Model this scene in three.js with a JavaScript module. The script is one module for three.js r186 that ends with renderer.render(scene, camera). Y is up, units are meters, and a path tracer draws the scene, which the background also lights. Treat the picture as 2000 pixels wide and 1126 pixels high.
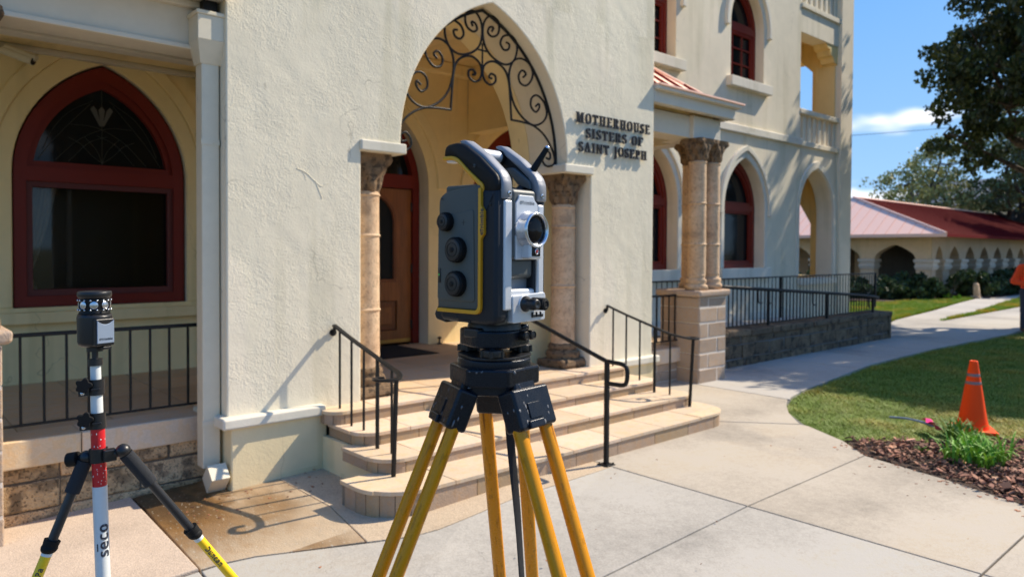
import * as THREE from 'three';
import { RoundedBoxGeometry } from 'three/addons/geometries/RoundedBoxGeometry.js';
import { MarchingCubes } from 'three/addons/objects/MarchingCubes.js';
import { mergeGeometries, toCreasedNormals } from 'three/addons/utils/BufferGeometryUtils.js';
import { FontLoader } from 'three/addons/loaders/FontLoader.js';
import { TextGeometry } from 'three/addons/geometries/TextGeometry.js';

// ------------------------------------------------------------------ camera, sky, sun, exposure
const scene = new THREE.Scene();
const W = 2000, H = 1126, FOCAL = 1430;
const camera = new THREE.PerspectiveCamera(2 * Math.atan(H / 2 / FOCAL) * 180 / Math.PI, W / H, 0.05, 1200);
{
  const yaw = 0.7306, pitch = -0.0219, roll = 0.0053;
  const f = new THREE.Vector3(Math.sin(yaw) * Math.cos(pitch), Math.sin(pitch), -Math.cos(yaw) * Math.cos(pitch));
  const r0 = new THREE.Vector3(Math.cos(yaw), 0, Math.sin(yaw)), u0 = r0.clone().cross(f);
  const r = r0.clone().multiplyScalar(Math.cos(roll)).addScaledVector(u0, Math.sin(roll));
  const u = u0.clone().multiplyScalar(Math.cos(roll)).addScaledVector(r0, -Math.sin(roll));
  camera.quaternion.setFromRotationMatrix(new THREE.Matrix4().makeBasis(r, u, f.clone().negate()));
  camera.position.set(0, 1.75, 0);
  camera.setViewOffset(W, H, 0, 42, W, H);
  camera.focus = 1.9; camera.userData.fStop = 4.2;
  scene.add(camera);
}
const renderer = new THREE.WebGLRenderer({ antialias: true });
renderer.toneMapping = THREE.LinearToneMapping;
renderer.toneMappingExposure = 1.6;
renderer.shadowMap.enabled = true;

const SUN = new THREE.Vector3(1.0, 1.0, 0.28).normalize();
const sun = new THREE.DirectionalLight(new THREE.Color(1.0, 0.885, 0.715), 4.5);
sun.position.copy(SUN).multiplyScalar(80).add(new THREE.Vector3(10, 0, -5)); sun.target.position.set(10, 0, -5);
sun.castShadow = true; sun.shadow.mapSize.set(4096, 4096);
Object.assign(sun.shadow.camera, { left: -45, right: 45, top: 45, bottom: -45, near: 1, far: 200 });
scene.add(sun, sun.target);

// random numbers and tiling noise
function mul(seed) { let a = seed >>> 0; return () => { a = (a + 0x6d2b79f5) | 0; let t = Math.imul(a ^ (a >>> 15), 1 | a); t = (t + Math.imul(t ^ (t >>> 7), 61 | t)) ^ t; return ((t ^ (t >>> 14)) >>> 0) / 4294967296; }; }
const rnd = mul(20240611), R = (a, b) => a + (b - a) * rnd();
const hash = (x, y, s) => { let h = Math.imul(x, 374761393) + Math.imul(y, 668265263) + Math.imul(s, 1442695041); h = Math.imul(h ^ (h >>> 13), 1274126177); return ((h ^ (h >>> 16)) >>> 0) / 4294967296; };
function vn(x, y, p, s) { const X = Math.floor(x), Y = Math.floor(y), fx = x - X, fy = y - Y, a = fx * fx * (3 - 2 * fx), b = fy * fy * (3 - 2 * fy), m = (k) => ((k % p) + p) % p; const h = (i, j) => hash(m(X + i), m(Y + j), s); return (h(0, 0) * (1 - a) + h(1, 0) * a) * (1 - b) + (h(0, 1) * (1 - a) + h(1, 1) * a) * b; }
function fbm(u, v, p, oct, s, gain = 0.5) { let t = 0, w = 0, a = 1; for (let i = 0; i < oct; i++) { t += a * vn(u * p, v * p, p, s + i * 17); w += a; a *= gain; p *= 2; } return t / w; }
const clamp = (x, a = 0, b = 1) => Math.min(b, Math.max(a, x)), smooth = (a, b, x) => { const t = clamp((x - a) / (b - a)); return t * t * (3 - 2 * t); }, lerp = (a, b, t) => a + (b - a) * t;

// the sky: clear blue with a few small fair-weather clouds
{
  const w = 2048, h = 1024, d = new Float32Array(w * h * 4);
  const n3 = (x, y, s) => fbm(x / 64 + 0.5, y / 64 + 0.5, 64, 5, s);
  for (let j = 0; j < h; j++) {
    const el = ((j + 0.5) / h - 0.5) * Math.PI, sy = Math.sin(el), cy = Math.cos(el);
    for (let i = 0; i < w; i++) {
      const az = ((i + 0.5) / w - 0.5) * 2 * Math.PI, dx = Math.cos(az) * cy, dz = Math.sin(az) * cy, k = (j * w + i) * 4;
      const e = Math.max(sy, 0), t = Math.pow(e, 0.55);
      let r = lerp(0.40, 0.045, clamp(t * 1.45)), g = lerp(0.60, 0.185, clamp(t * 1.25)), b = lerp(0.80, 0.56, clamp(t * 1.1));
      const c = dx * SUN.x + sy * SUN.y + dz * SUN.z, glow = Math.pow(Math.max(c, 0), 10) * 0.30 + Math.pow(Math.max(c, 0), 80) * 0.9;
      r += glow; g += glow * 0.97; b += glow * 0.88;
      if (sy > 0.012) {
        const s = 1 / (sy + 0.11), px = dx * s, pz = dz * s;
        const n = n3(px * 1.7 + 3.1, pz * 1.7 + 1.3, 11), m = n3(px * 0.55 + 9.2, pz * 0.55 + 4.7, 23);
        const cl = smooth(0.655, 0.775, n + (m - 0.5) * 0.55) * smooth(0.012, 0.05, sy) * (1 - 0.55 * smooth(0.3, 0.8, sy));
        r = lerp(r, 0.86, cl); g = lerp(g, 0.89, cl); b = lerp(b, 0.95, cl);
      }
      if (sy < 0) { const q = smooth(0, -0.08, sy); r = lerp(r, 0.16, q); g = lerp(g, 0.17, q); b = lerp(b, 0.13, q); }
      d[k] = r * 0.92; d[k + 1] = g * 0.92; d[k + 2] = b * 0.92; d[k + 3] = 1;
    }
  }
  const sky = new THREE.DataTexture(d, w, h, THREE.RGBAFormat, THREE.FloatType);
  sky.mapping = THREE.EquirectangularReflectionMapping; sky.magFilter = THREE.LinearFilter; sky.minFilter = THREE.LinearFilter; sky.needsUpdate = true;
  scene.background = sky; scene.environment = sky;
}

// ------------------------------------------------------------------ materials
const toS = (c) => Math.round(255 * clamp(c <= 0.0031308 ? 12.92 * c : 1.055 * Math.pow(c, 1 / 2.4) - 0.055));
function colorTex(n, fn, m = n) { const a = new Uint8Array(n * m * 4); for (let j = 0; j < m; j++) for (let i = 0; i < n; i++) { const c = fn((i + 0.5) / n, (j + 0.5) / m), k = (j * n + i) * 4; a[k] = toS(c[0]); a[k + 1] = toS(c[1]); a[k + 2] = toS(c[2]); a[k + 3] = 255; } const t = new THREE.DataTexture(a, n, m); t.colorSpace = THREE.SRGBColorSpace; return fin(t); }
function grayTex(n, fn) { const a = new Uint8Array(n * n * 4); for (let j = 0; j < n; j++) for (let i = 0; i < n; i++) { const c = Math.round(255 * clamp(fn((i + 0.5) / n, (j + 0.5) / n))), k = (j * n + i) * 4; a[k] = a[k + 1] = a[k + 2] = c; a[k + 3] = 255; } return fin(new THREE.DataTexture(a, n, n)); }
function fin(t) { t.wrapS = t.wrapT = THREE.RepeatWrapping; t.magFilter = THREE.LinearFilter; t.minFilter = THREE.LinearMipmapLinearFilter; t.generateMipmaps = true; t.needsUpdate = true; return t; }
const per = (t, metres) => { const c = t.clone(); c.repeat.set(1 / metres, 1 / metres); c.needsUpdate = true; return c; };
const mixc = (a, b, t) => [lerp(a[0], b[0], t), lerp(a[1], b[1], t), lerp(a[2], b[2], t)], mulc = (a, k) => [a[0] * k, a[1] * k, a[2] * k];

const T = {};
T.stuccoB = grayTex(1024, (u, v) => { const a = fbm(u, v, 6, 3, 1), b = fbm(u, v, 22, 3, 2), c = fbm(u, v, 110, 2, 3), r = Math.abs(fbm(u, v, 9, 4, 5) - 0.5) * 2; const f = fbm(u, v, 240, 1, 7), k = 0.55 + 0.75 * smooth(0.36, 0.64, fbm(u, v, 5, 3, 9)), s = fbm(u + 0.02 * b, v * 0.45 + 0.5, 26, 3, 13); return 0.46 * a + k * (0.12 * (b - 0.5) + 0.15 * (c - 0.5) + 0.07 * (f - 0.5) + 0.10 * (s - 0.5)) + 0.20 + 0.08 * (1 - r); });
T.wallC = colorTex(1024, (u, v) => { const a = fbm(u, v, 4, 5, 32), b = fbm(u, v, 40, 3, 37), st = fbm(u, v * 0.06, 26, 3, 34), pt = smooth(0.57, 0.60, fbm(u, v, 3, 2, 36)), cr = 1 - smooth(0.0, 0.0035, Math.abs(fbm(u, v, 5, 5, 38) - 0.5)), crm = smooth(0.6, 0.66, fbm(u, v, 6, 2, 39)); let k = 0.90 + 0.20 * (a - 0.5) + 0.07 * (b - 0.5) - 0.10 * smooth(0.55, 0.75, st) + 0.035 * pt - 0.25 * cr * crm; return [k, k * (0.995 - 0.012 * pt), k * (0.985 - 0.035 * smooth(0.55, 0.75, st))]; });
T.stuccoC = colorTex(512, (u, v) => { const a = fbm(u, v, 4, 4, 31), b = fbm(u, v, 40, 3, 37); const k = 0.9 + 0.16 * a + 0.06 * (b - 0.5); return [k, k * 0.995, k * 0.985]; });
T.concC = colorTex(1024, (u, v) => { const a = fbm(u, v, 3, 5, 41), b = fbm(u, v, 60, 3, 43), c = fbm(u, v, 300, 1, 47), s = fbm(u, v * 0.5, 12, 3, 49); const cr = (1 - smooth(0.0, 0.0022, Math.abs(fbm(u, v, 3, 6, 58) - 0.5))) * smooth(0.56, 0.64, fbm(u, v, 4, 2, 54)), gr = hash(Math.floor(u * 700), Math.floor(v * 700), 56), bl = fbm(u, v, 2, 3, 59), sm = smooth(0.50, 0.72, fbm(u * 1, v * 1, 4, 4, 55)) * 0.13; let k = 0.80 - sm + 0.30 * (bl - 0.5) + 0.34 * (a - 0.5) + 0.18 * (b - 0.5) + 0.20 * (c - 0.5) + 0.16 * (s - 0.5) + 0.14 - 0.3 * cr - (gr > 0.992 ? 0.22 : 0) + (gr < 0.006 ? 0.16 : 0); const w = smooth(0.58, 0.72, a) * 0.1; return [k + w * 0.3, k * 0.992, k * 0.975 - w * 0.4]; });
T.concB = grayTex(1024, (u, v) => 0.5 * fbm(u, v, 200, 2, 51) + 0.3 * fbm(u, v, 40, 3, 53) + 0.2 * fbm(u, v, 5, 2, 57));
T.aggC = colorTex(1024, (u, v) => { const a = fbm(u, v, 4, 4, 61), b = fbm(u, v, 170, 2, 63), c = hash(Math.floor(u * 330), Math.floor(v * 330), 67); let k = 0.84 + 0.26 * (a - 0.5) + 0.34 * (b - 0.5); if (c > 0.965) k *= 1.3; if (c < 0.06) k *= 0.72; return [k, k * (0.985 - 0.04 * (c < 0.06)), k * 0.97]; });
T.aggB = grayTex(512, (u, v) => 0.65 * fbm(u, v, 90, 2, 71) + 0.35 * fbm(u, v, 20, 3, 73));
T.coqC = colorTex(1024, (u, v) => { const a = fbm(u, v, 5, 4, 81), b = fbm(u, v, 60, 3, 83), d = fbm(u, v, 8, 5, 87), pit = smooth(0.63, 0.70, fbm(u, v, 90, 2, 89)); let c = mixc([1.0, 0.80, 0.55], [0.72, 0.52, 0.33], clamp((a - 0.3) * 1.7)); c = mulc(c, 0.82 + 0.4 * (b - 0.5)); c = mixc(c, [0.16, 0.13, 0.10], 0.75 * smooth(0.56, 0.72, d)); return mulc(c, 1 - 0.55 * pit); });
T.coqB = grayTex(1024, (u, v) => 0.45 * fbm(u, v, 70, 3, 91) + 0.3 * fbm(u, v, 14, 3, 93) + 0.25 * (1 - smooth(0.60, 0.72, fbm(u, v, 90, 2, 89))));
T.tileC = colorTex(512, (u, v) => { const a = fbm(u, v, 3, 4, 101), b = fbm(u, v, 24, 3, 103), c = fbm(u, v, 120, 1, 107); const k = 0.86 + 0.22 * (a - 0.5) + 0.18 * (b - 0.5) + 0.08 * (c - 0.5); return mixc([k, k * 0.97, k * 0.92], [k * 0.98, k * 0.88, k * 0.74], smooth(0.45, 0.68, b)); });
T.tileB = grayTex(512, (u, v) => 0.5 * fbm(u, v, 60, 3, 111) + 0.5 * fbm(u, v, 8, 3, 113));
T.colC = colorTex(1024, (u, v) => { const a = fbm(u, v, 3, 4, 181), b = fbm(u, v, 40, 3, 183), d = fbm(u, v * 1.5, 5, 5, 187), st = fbm(u * 0.3, v, 16, 3, 189), pit = smooth(0.66, 0.72, fbm(u, v, 70, 2, 191)); let c = mixc([1, 0.88, 0.72], [0.78, 0.60, 0.44], clamp((a * 0.6 + st * 0.4 - 0.32) * 2.2)); c = mulc(c, 0.86 + 0.28 * (b - 0.5)); c = mixc(c, [0.22, 0.19, 0.16], 0.4 * smooth(0.62, 0.76, d)); return mulc(c, 1 - 0.22 * pit); });
T.legC = colorTex(512, (u, v) => { const s = fbm(u, v * 0.07, 60, 3, 201), b = fbm(u, v * 0.4, 10, 4, 203), d = smooth(0.62, 0.76, s) * smooth(0.45, 0.65, b), sc = smooth(0.70, 0.74, fbm(u, v * 0.25, 90, 2, 207)); const k = 0.97 - 0.62 * d - 0.22 * sc + 0.08 * (b - 0.5); return [k, k * (1 - 0.1 * d), k]; });
T.wood = colorTex(512, (u, v) => { const g = fbm(u, v * 0.08, 60, 3, 121), a = fbm(u, v * 0.2, 8, 3, 123); const k = 0.62 + 0.5 * g + 0.3 * (a - 0.5); return [k, k * 0.9, k * 0.8]; });
T.bark = grayTex(512, (u, v) => { const a = Math.abs(fbm(u, v * 0.3, 14, 4, 131) - 0.5) * 2; return 0.3 + 0.7 * Math.sqrt(a); });
T.fine = grayTex(512, (u, v) => fbm(u, v, 128, 2, 141));
T.scuff = grayTex(512, (u, v) => { const a = fbm(u, v, 6, 4, 151), b = fbm(u, v, 70, 2, 153); return 0.35 + 0.4 * a + 0.25 * b; });
T.lawn = colorTex(1024, (u, v) => { const a = fbm(u, v, 5, 5, 161), b = fbm(u, v, 120, 2, 163), c = fbm(u, v, 30, 3, 165); const g = mixc([0.075, 0.08, 0.018], [0.15, 0.125, 0.04], smooth(0.4, 0.66, a * 0.6 + c * 0.4)); return mulc(g, 0.5 + 1.0 * b); });
T.rust = colorTex(512, (u, v) => { const a = fbm(u, v, 4, 4, 171), b = fbm(u, v, 20, 3, 173), c = hash(Math.floor(u * 150), Math.floor(v * 150), 177);
  const wet = clamp(smooth(1.0, 0.5, u + (a - 0.5) * 0.7) * smooth(0.0, 0.42, v + (b - 0.5) * 0.3) * 0.85) + 0.6 * smooth(0.62, 0.3, u + (b - 0.5) * 0.3) * smooth(0.4, 0.75, v + (a - 0.5) * 0.3);
  let k = mixc([0.47, 0.36, 0.24], [0.20, 0.105, 0.035], Math.min(wet, 1)); k = mixc(k, [0.035, 0.024, 0.014], clamp(wet - 1) * 1.4); k = mulc(k, 0.8 + 0.4 * b); if (c > 0.985) k = mixc(k, [0.5, 0.45, 0.36], 0.6); return k; });

function std(o, C = THREE.MeshStandardMaterial) { const c = o.color; delete o.color; const m = new C(o); if (c) m.color.setRGB(...c); m.side = o.side ?? THREE.FrontSide; return m; }
const phys = (o) => std(o, THREE.MeshPhysicalMaterial);
const stucco = (c, b = 0.006) => std({ color: c, roughness: 0.93, map: per(T.wallC, 4.3), bumpMap: per(T.stuccoB, 1.35), bumpScale: b });
const M = {
  wall: stucco([0.85, 0.765, 0.575], 0.0095), wing: stucco([0.80, 0.715, 0.535], 0.0045), cream: stucco([0.98, 0.79, 0.42], 0.004), plinth: stucco([0.84, 0.69, 0.41], 0.0045), trim: stucco([0.76, 0.705, 0.57], 0.003), yellow: stucco([0.80, 0.60, 0.26], 0.003),
  paint: std({ color: [0.68, 0.61, 0.46], roughness: 0.5, bumpMap: per(T.fine, 0.5), bumpScale: 0.0004, map: per(T.stuccoC, 1.1) }),
  beam: std({ color: [0.64, 0.58, 0.47], roughness: 0.6, bumpMap: per(T.fine, 0.4), bumpScale: 0.0006, map: per(T.stuccoC, 1.6) }),
  red: phys({ color: [0.175, 0.018, 0.010], roughness: 0.5, specularIntensity: 0.6, bumpMap: per(T.fine, 0.3), bumpScale: 0.0002 }),
  screen: std({ color: [0.12, 0.022, 0.018], roughness: 0.6 }),
  glass: phys({ color: [0.010, 0.011, 0.011], roughness: 0.07, specularIntensity: 0.45, bumpMap: per(T.stuccoC, 3), bumpScale: 0.004 }),
  dullglass: phys({ color: [0.014, 0.015, 0.014], roughness: 0.4, specularIntensity: 0.35 }),
  clear: phys({ color: [0.8, 0.81, 0.79], roughness: 0.03, transmission: 1, thickness: 0, specularIntensity: 0.5 }), curtain: std({ color: [0.5, 0.48, 0.43], roughness: 1, side: THREE.DoubleSide }),
  lead: std({ color: [0.07, 0.075, 0.06], roughness: 0.6 }), petal: std({ color: [0.10, 0.10, 0.085], roughness: 0.6 }),
  iron: phys({ color: [0.008, 0.0085, 0.009], roughness: 0.45, specularIntensity: 0.5, bumpMap: per(T.fine, 0.25), bumpScale: 0.0005 }),
  letter: std({ color: [0.016, 0.018, 0.024], roughness: 0.45, metalness: 0.3 }),
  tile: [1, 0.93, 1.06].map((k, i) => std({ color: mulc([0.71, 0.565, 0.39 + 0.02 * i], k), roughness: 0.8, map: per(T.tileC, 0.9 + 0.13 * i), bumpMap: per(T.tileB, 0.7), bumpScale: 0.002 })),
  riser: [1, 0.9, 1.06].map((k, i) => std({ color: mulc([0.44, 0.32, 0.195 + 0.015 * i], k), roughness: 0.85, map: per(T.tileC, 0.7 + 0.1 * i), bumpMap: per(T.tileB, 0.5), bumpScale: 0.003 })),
  grout: std({ color: [0.20, 0.165, 0.12], roughness: 0.95 }),
  floor: [1, 0.92, 1.05].map((k, i) => std({ color: mulc([0.66, 0.50, 0.34], k), roughness: 0.7, map: per(T.tileC, 1.1 + 0.17 * i), bumpMap: per(T.tileB, 0.8), bumpScale: 0.001 })),
  stone: [1, 0.86, 1.12, 0.7].map((k, i) => std({ color: mulc([0.92, 0.78 + 0.01 * i, 0.63], k), roughness: 0.95, map: per(T.coqC, 0.8 + 0.15 * i), bumpMap: per(T.coqB, 0.6), bumpScale: 0.012 })),
  darkstone: [1, 0.8, 1.2].map((k, i) => std({ color: mulc([0.25, 0.215, 0.18], k), roughness: 0.95, map: per(T.coqC, 0.9 + 0.15 * i), bumpMap: per(T.coqB, 0.6), bumpScale: 0.012 })),
  pierstone: [1, 0.9, 1.1].map((k, i) => std({ color: mulc([0.47, 0.36, 0.275], k), roughness: 0.92, map: per(T.tileC, 0.5 + 0.1 * i), bumpMap: per(T.coqB, 0.5), bumpScale: 0.006 })),
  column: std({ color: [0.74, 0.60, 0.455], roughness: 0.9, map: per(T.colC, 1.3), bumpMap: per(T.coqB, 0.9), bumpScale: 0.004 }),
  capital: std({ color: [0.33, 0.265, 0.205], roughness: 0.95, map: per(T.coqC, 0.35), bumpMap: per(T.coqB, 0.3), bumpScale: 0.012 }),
  pointing: std({ color: [0.70, 0.61, 0.50], roughness: 0.95, bumpMap: per(T.aggB, 0.4), bumpScale: 0.003 }), mortar: std({ color: [0.52, 0.45, 0.36], roughness: 0.95, bumpMap: per(T.aggB, 0.4), bumpScale: 0.003 }), oldmortar: std({ color: [0.13, 0.10, 0.07], roughness: 1, bumpMap: per(T.aggB, 0.4), bumpScale: 0.004 }), darkmortar: std({ color: [0.16, 0.15, 0.14], roughness: 0.95 }),
  grey: std({ color: [0.41, 0.38, 0.33], roughness: 0.88, map: per(T.concC, 2.6), bumpMap: per(T.concB, 1.3), bumpScale: 0.0016 }),
  beige: std({ color: [0.425, 0.37, 0.295], roughness: 0.9, map: per(T.concC, 2.1), bumpMap: per(T.concB, 1.1), bumpScale: 0.002 }),
  pale: std({ color: [0.41, 0.38, 0.335], roughness: 0.9, map: per(T.concC, 3.3), bumpMap: per(T.concB, 1.1), bumpScale: 0.002 }),
  agg: std({ color: [0.60, 0.475, 0.36], roughness: 0.92, map: per(T.aggC, 1.1), bumpMap: per(T.aggB, 0.5), bumpScale: 0.003 }),
  tan: std({ color: [0.56, 0.44, 0.30], roughness: 0.92, map: per(T.aggC, 1.3), bumpMap: per(T.aggB, 0.5), bumpScale: 0.003 }),
  joint: std({ color: [0.13, 0.125, 0.11], roughness: 1 }),
  wet: phys({ map: T.rust, roughness: 0.42, bumpMap: per(T.aggB, 0.5), bumpScale: 0.003 }),
  wood: std({ color: [0.34, 0.125, 0.035], roughness: 0.42, map: per(T.wood, 0.9) }), wooddark: std({ color: [0.24, 0.08, 0.024], roughness: 0.45, map: per(T.wood, 0.9) }),
  brass: std({ color: [0.5, 0.34, 0.10], roughness: 0.4, metalness: 0.9 }),
  mat: std({ color: [0.012, 0.013, 0.016], roughness: 1, bumpMap: per(T.fine, 0.12), bumpScale: 0.004 }),
  roofglare: std({ color: [0.93, 0.57, 0.42], roughness: 0.7 }), glareseam: std({ color: [0.62, 0.32, 0.25], roughness: 0.7 }), roofred: phys({ color: [0.155, 0.011, 0.010], roughness: 0.8, specularIntensity: 0.12 }),  // both pinks are the red roof paint with glare painted in
  lawn: std({ map: per(T.lawn, 3.1), roughness: 1, bumpMap: per(T.fine, 0.4), bumpScale: 0.01 }),
  soil: std({ color: [0.055, 0.030, 0.018], roughness: 1, bumpMap: per(T.aggB, 0.6), bumpScale: 0.02 }),
  bark: std({ color: [0.13, 0.10, 0.075], roughness: 1, map: per(T.bark, 0.9), bumpMap: per(T.bark, 0.9), bumpScale: 0.03 }),
  orange: phys({ color: [1.0, 0.075, 0.004], roughness: 0.6, specularIntensity: 0.35 }), cuff: std({ color: [0.26, 0.15, 0.125], roughness: 0.35 }),
  pink: std({ color: [0.80, 0.012, 0.20], roughness: 0.9, side: THREE.DoubleSide }), wire: std({ color: [0.16, 0.22, 0.36], roughness: 0.4 }),
  // instrument
  dark: phys({ color: [0.007, 0.0075, 0.008], roughness: 0.5, specularIntensity: 0.45, bumpMap: per(T.fine, 0.06), bumpScale: 0.00012 }), navy: phys({ color: [0.013, 0.015, 0.019], roughness: 0.5, specularIntensity: 0.6, bumpMap: per(T.fine, 0.05), bumpScale: 0.00012 }),
  green: phys({ color: [0.100, 0.101, 0.086], roughness: 0.5, specularIntensity: 0.35, bumpMap: per(T.fine, 0.06), bumpScale: 0.0001 }), gunmetal: std({ color: [0.075, 0.082, 0.080], roughness: 0.45, bumpMap: per(T.fine, 0.05), bumpScale: 0.0001 }),
  silver: std({ color: [0.60, 0.615, 0.635], roughness: 0.38, metalness: 0.35, bumpMap: per(T.fine, 0.05), bumpScale: 0.00006 }), slate: std({ color: [0.23, 0.24, 0.26], roughness: 0.42, metalness: 0.2, bumpMap: per(T.fine, 0.05), bumpScale: 0.00006 }), chrome: std({ color: [0.60, 0.62, 0.65], roughness: 0.26, metalness: 0.9 }),
  yellowp: std({ color: [0.70, 0.325, 0.010], roughness: 0.5 }), black: std({ color: [0.010, 0.010, 0.011], roughness: 0.38 }), rubber: phys({ color: [0.006, 0.006, 0.006], roughness: 0.7, specularIntensity: 0.5 }),
  lens: phys({ color: [0.004, 0.004, 0.006], roughness: 0.06, specularIntensity: 0.3 }), redlens: phys({ color: [0.35, 0.02, 0.015], roughness: 0.1, clearcoat: 1 }),
  head: phys({ color: [0.010, 0.012, 0.017], roughness: 0.4, metalness: 0.2, specularIntensity: 0.6, roughnessMap: per(T.scuff, 0.09), bumpMap: per(T.fine, 0.04), bumpScale: 0.0001 }),
  chip: std({ color: [0.16, 0.16, 0.165], roughness: 0.5, metalness: 0.4 }),
  leg: phys({ color: [0.68, 0.265, 0.005], roughness: 0.4, specularIntensity: 0.5, map: per(T.legC, 0.5), roughnessMap: per(T.scuff, 0.2) }), print: std({ color: [0.03, 0.035, 0.05], roughness: 0.5 }),
  white: std({ color: [0.66, 0.69, 0.68], roughness: 0.35, map: per(T.stuccoC, 0.3) }), redpole: std({ color: [0.55, 0.012, 0.018], roughness: 0.35 }), carbon: std({ color: [0.016, 0.016, 0.018], roughness: 0.4 }), foam: std({ color: [0.022, 0.024, 0.028], roughness: 0.9, bumpMap: per(T.fine, 0.03), bumpScale: 0.0008 }),
  plate: std({ color: [0.27, 0.33, 0.42], roughness: 0.4, metalness: 0.2 }), bipodyellow: std({ color: [0.85, 0.55, 0.012], roughness: 0.35 }),
  greenled: std({ color: [0.02, 0.1, 0.03], roughness: 0.3, emissive: new THREE.Color(0.03, 0.35, 0.06) }),
  shirt: std({ color: [1.0, 0.085, 0.012], roughness: 0.9 }), jeans: std({ color: [0.045, 0.05, 0.065], roughness: 0.95 }), skin: std({ color: [0.45, 0.26, 0.17], roughness: 0.6 }), hair: std({ color: [0.03, 0.02, 0.012], roughness: 0.7 }), boot: std({ color: [0.12, 0.065, 0.03], roughness: 0.7 }),
};
const leafMat = (c) => phys({ color: c, roughness: 0.6, specularIntensity: 0.5, transmission: 0.3, thickness: 0, vertexColors: true, side: THREE.DoubleSide });
M.leafOak = leafMat([0.05, 0.075, 0.022]); M.leafPale = leafMat([0.30, 0.31, 0.12]); M.leafFar = leafMat([0.15, 0.18, 0.07]); M.leafBush = leafMat([0.05, 0.085, 0.03]); M.leafLily = leafMat([0.17, 0.36, 0.03]); M.blade = leafMat([0.33, 0.315, 0.05]); M.chipwood = std({ color: [0.33, 0.145, 0.085], roughness: 0.85, vertexColors: true });

// ------------------------------------------------------------------ helpers
const names = new Map();
function numbered(n) { const k = names.get(n) || 0; names.set(n, k + 1); return k ? n + '_' + String(k).padStart(3, '0') : n; }
function tag(o, label, category, group, kind) { o.userData.label = label; if (category) o.userData.category = category; if (group) o.userData.group = group; if (kind) o.userData.kind = kind; return o; }
function thing(name, label, category, pos = [0, 0, 0], ry = 0, group) { const g = new THREE.Group(); g.name = numbered(name); g.position.set(...pos); g.rotation.y = ry; scene.add(g); return tag(g, label, category, group); }
function mesh(name, geo, mat, parent, label) { const m = new THREE.Mesh(geo, mat); m.name = numbered(name); m.castShadow = m.receiveShadow = true; if (label) m.userData.label = label; (parent || scene).add(m); return m; }
// world-size texture coordinates by dominant normal
function boxUV(g) {
  g = g.index ? g.toNonIndexed() : g; if (!g.attributes.normal) g.computeVertexNormals();
  const p = g.attributes.position, uv = new Float32Array(p.count * 2), a = new THREE.Vector3(), b = new THREE.Vector3(), c = new THREE.Vector3();
  for (let i = 0; i < p.count; i += 3) { a.fromBufferAttribute(p, i); b.fromBufferAttribute(p, i + 1); c.fromBufferAttribute(p, i + 2); const n = b.clone().sub(a).cross(c.clone().sub(a)), x = Math.abs(n.x), y = Math.abs(n.y), z = Math.abs(n.z);
    [a, b, c].forEach((q, k) => { const s = y >= x && y >= z ? [q.x, q.z] : x >= z ? [q.z, q.y] : [q.x, q.y]; uv[(i + k) * 2] = s[0]; uv[(i + k) * 2 + 1] = s[1]; }); }
  g.setAttribute('uv', new THREE.BufferAttribute(uv, 2)); return g;
}
const strip = (g) => { g = g.index ? g.toNonIndexed() : g; for (const k of Object.keys(g.attributes)) if (!['position', 'normal', 'uv'].includes(k)) g.deleteAttribute(k); if (!g.attributes.uv) boxUV(g); return g; };
const merge = (l) => mergeGeometries(l.map(strip));
const box = (x0, x1, y0, y1, z0, z1, r = 0) => { const w = Math.abs(x1 - x0), h = Math.abs(y1 - y0), d = Math.abs(z1 - z0), g = r ? new RoundedBoxGeometry(w, h, d, 2, Math.min(r, w / 2.01, h / 2.01, d / 2.01)) : new THREE.BoxGeometry(w, h, d); g.translate((x0 + x1) / 2, (y0 + y1) / 2, (z0 + z1) / 2); return boxUV(g); };
const cyl = (r0, r1, h, n = 24) => new THREE.CylinderGeometry(r0, r1, h, n);
const at = (g, x, y, z) => g.translate(x, y, z);
const V = (a) => new THREE.Vector3(...a);
function rod(a, b, r, n = 10, r2 = r) { a = V(a); b = V(b); const g = new THREE.CylinderGeometry(r2, r, a.distanceTo(b), n); g.applyQuaternion(new THREE.Quaternion().setFromUnitVectors(new THREE.Vector3(0, 1, 0), b.clone().sub(a).normalize())); const m = a.clone().add(b).multiplyScalar(0.5); return g.translate(m.x, m.y, m.z); }
function tube(pts, r, seg = pts.length * 6, n = 8, closed = false, tension = 0.5) { const c = new THREE.CatmullRomCurve3(pts.map(V), closed, 'catmullrom', tension); return new THREE.TubeGeometry(c, seg, r, n, closed); }
function polyline(pts, r, n = 8) { return merge(pts.slice(1).map((p, i) => rod(pts[i], p, r, n)).concat(pts.map((p) => at(new THREE.SphereGeometry(r, n, 6), ...p)))); }
function prismXZ(pts, y0, h, bevel = 0) { const s = new THREE.Shape(pts.map(([x, z]) => new THREE.Vector2(x, -z))); const g = new THREE.ExtrudeGeometry(s, { depth: h - bevel, bevelEnabled: bevel > 0, bevelThickness: bevel, bevelSize: bevel, bevelOffset: -bevel, bevelSegments: 2, curveSegments: 8 }); g.rotateX(-Math.PI / 2); g.translate(0, y0, 0); return boxUV(g); }
function extrudeXY(shape, z0, d, bevel = 0) { const g = new THREE.ExtrudeGeometry(shape, { depth: d - 2 * bevel, bevelEnabled: bevel > 0, bevelThickness: bevel, bevelSize: bevel, bevelOffset: -bevel, bevelSegments: 2, curveSegments: 20 }); g.translate(0, 0, z0 + bevel); return boxUV(g); }
function extrudeZY(shape, x0, d) { const g = new THREE.ExtrudeGeometry(shape, { depth: d, bevelEnabled: false, curveSegments: 20 }); g.rotateY(-Math.PI / 2); g.translate(x0 + d, 0, 0); return boxUV(g); }   // shape (z, y)
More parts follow.
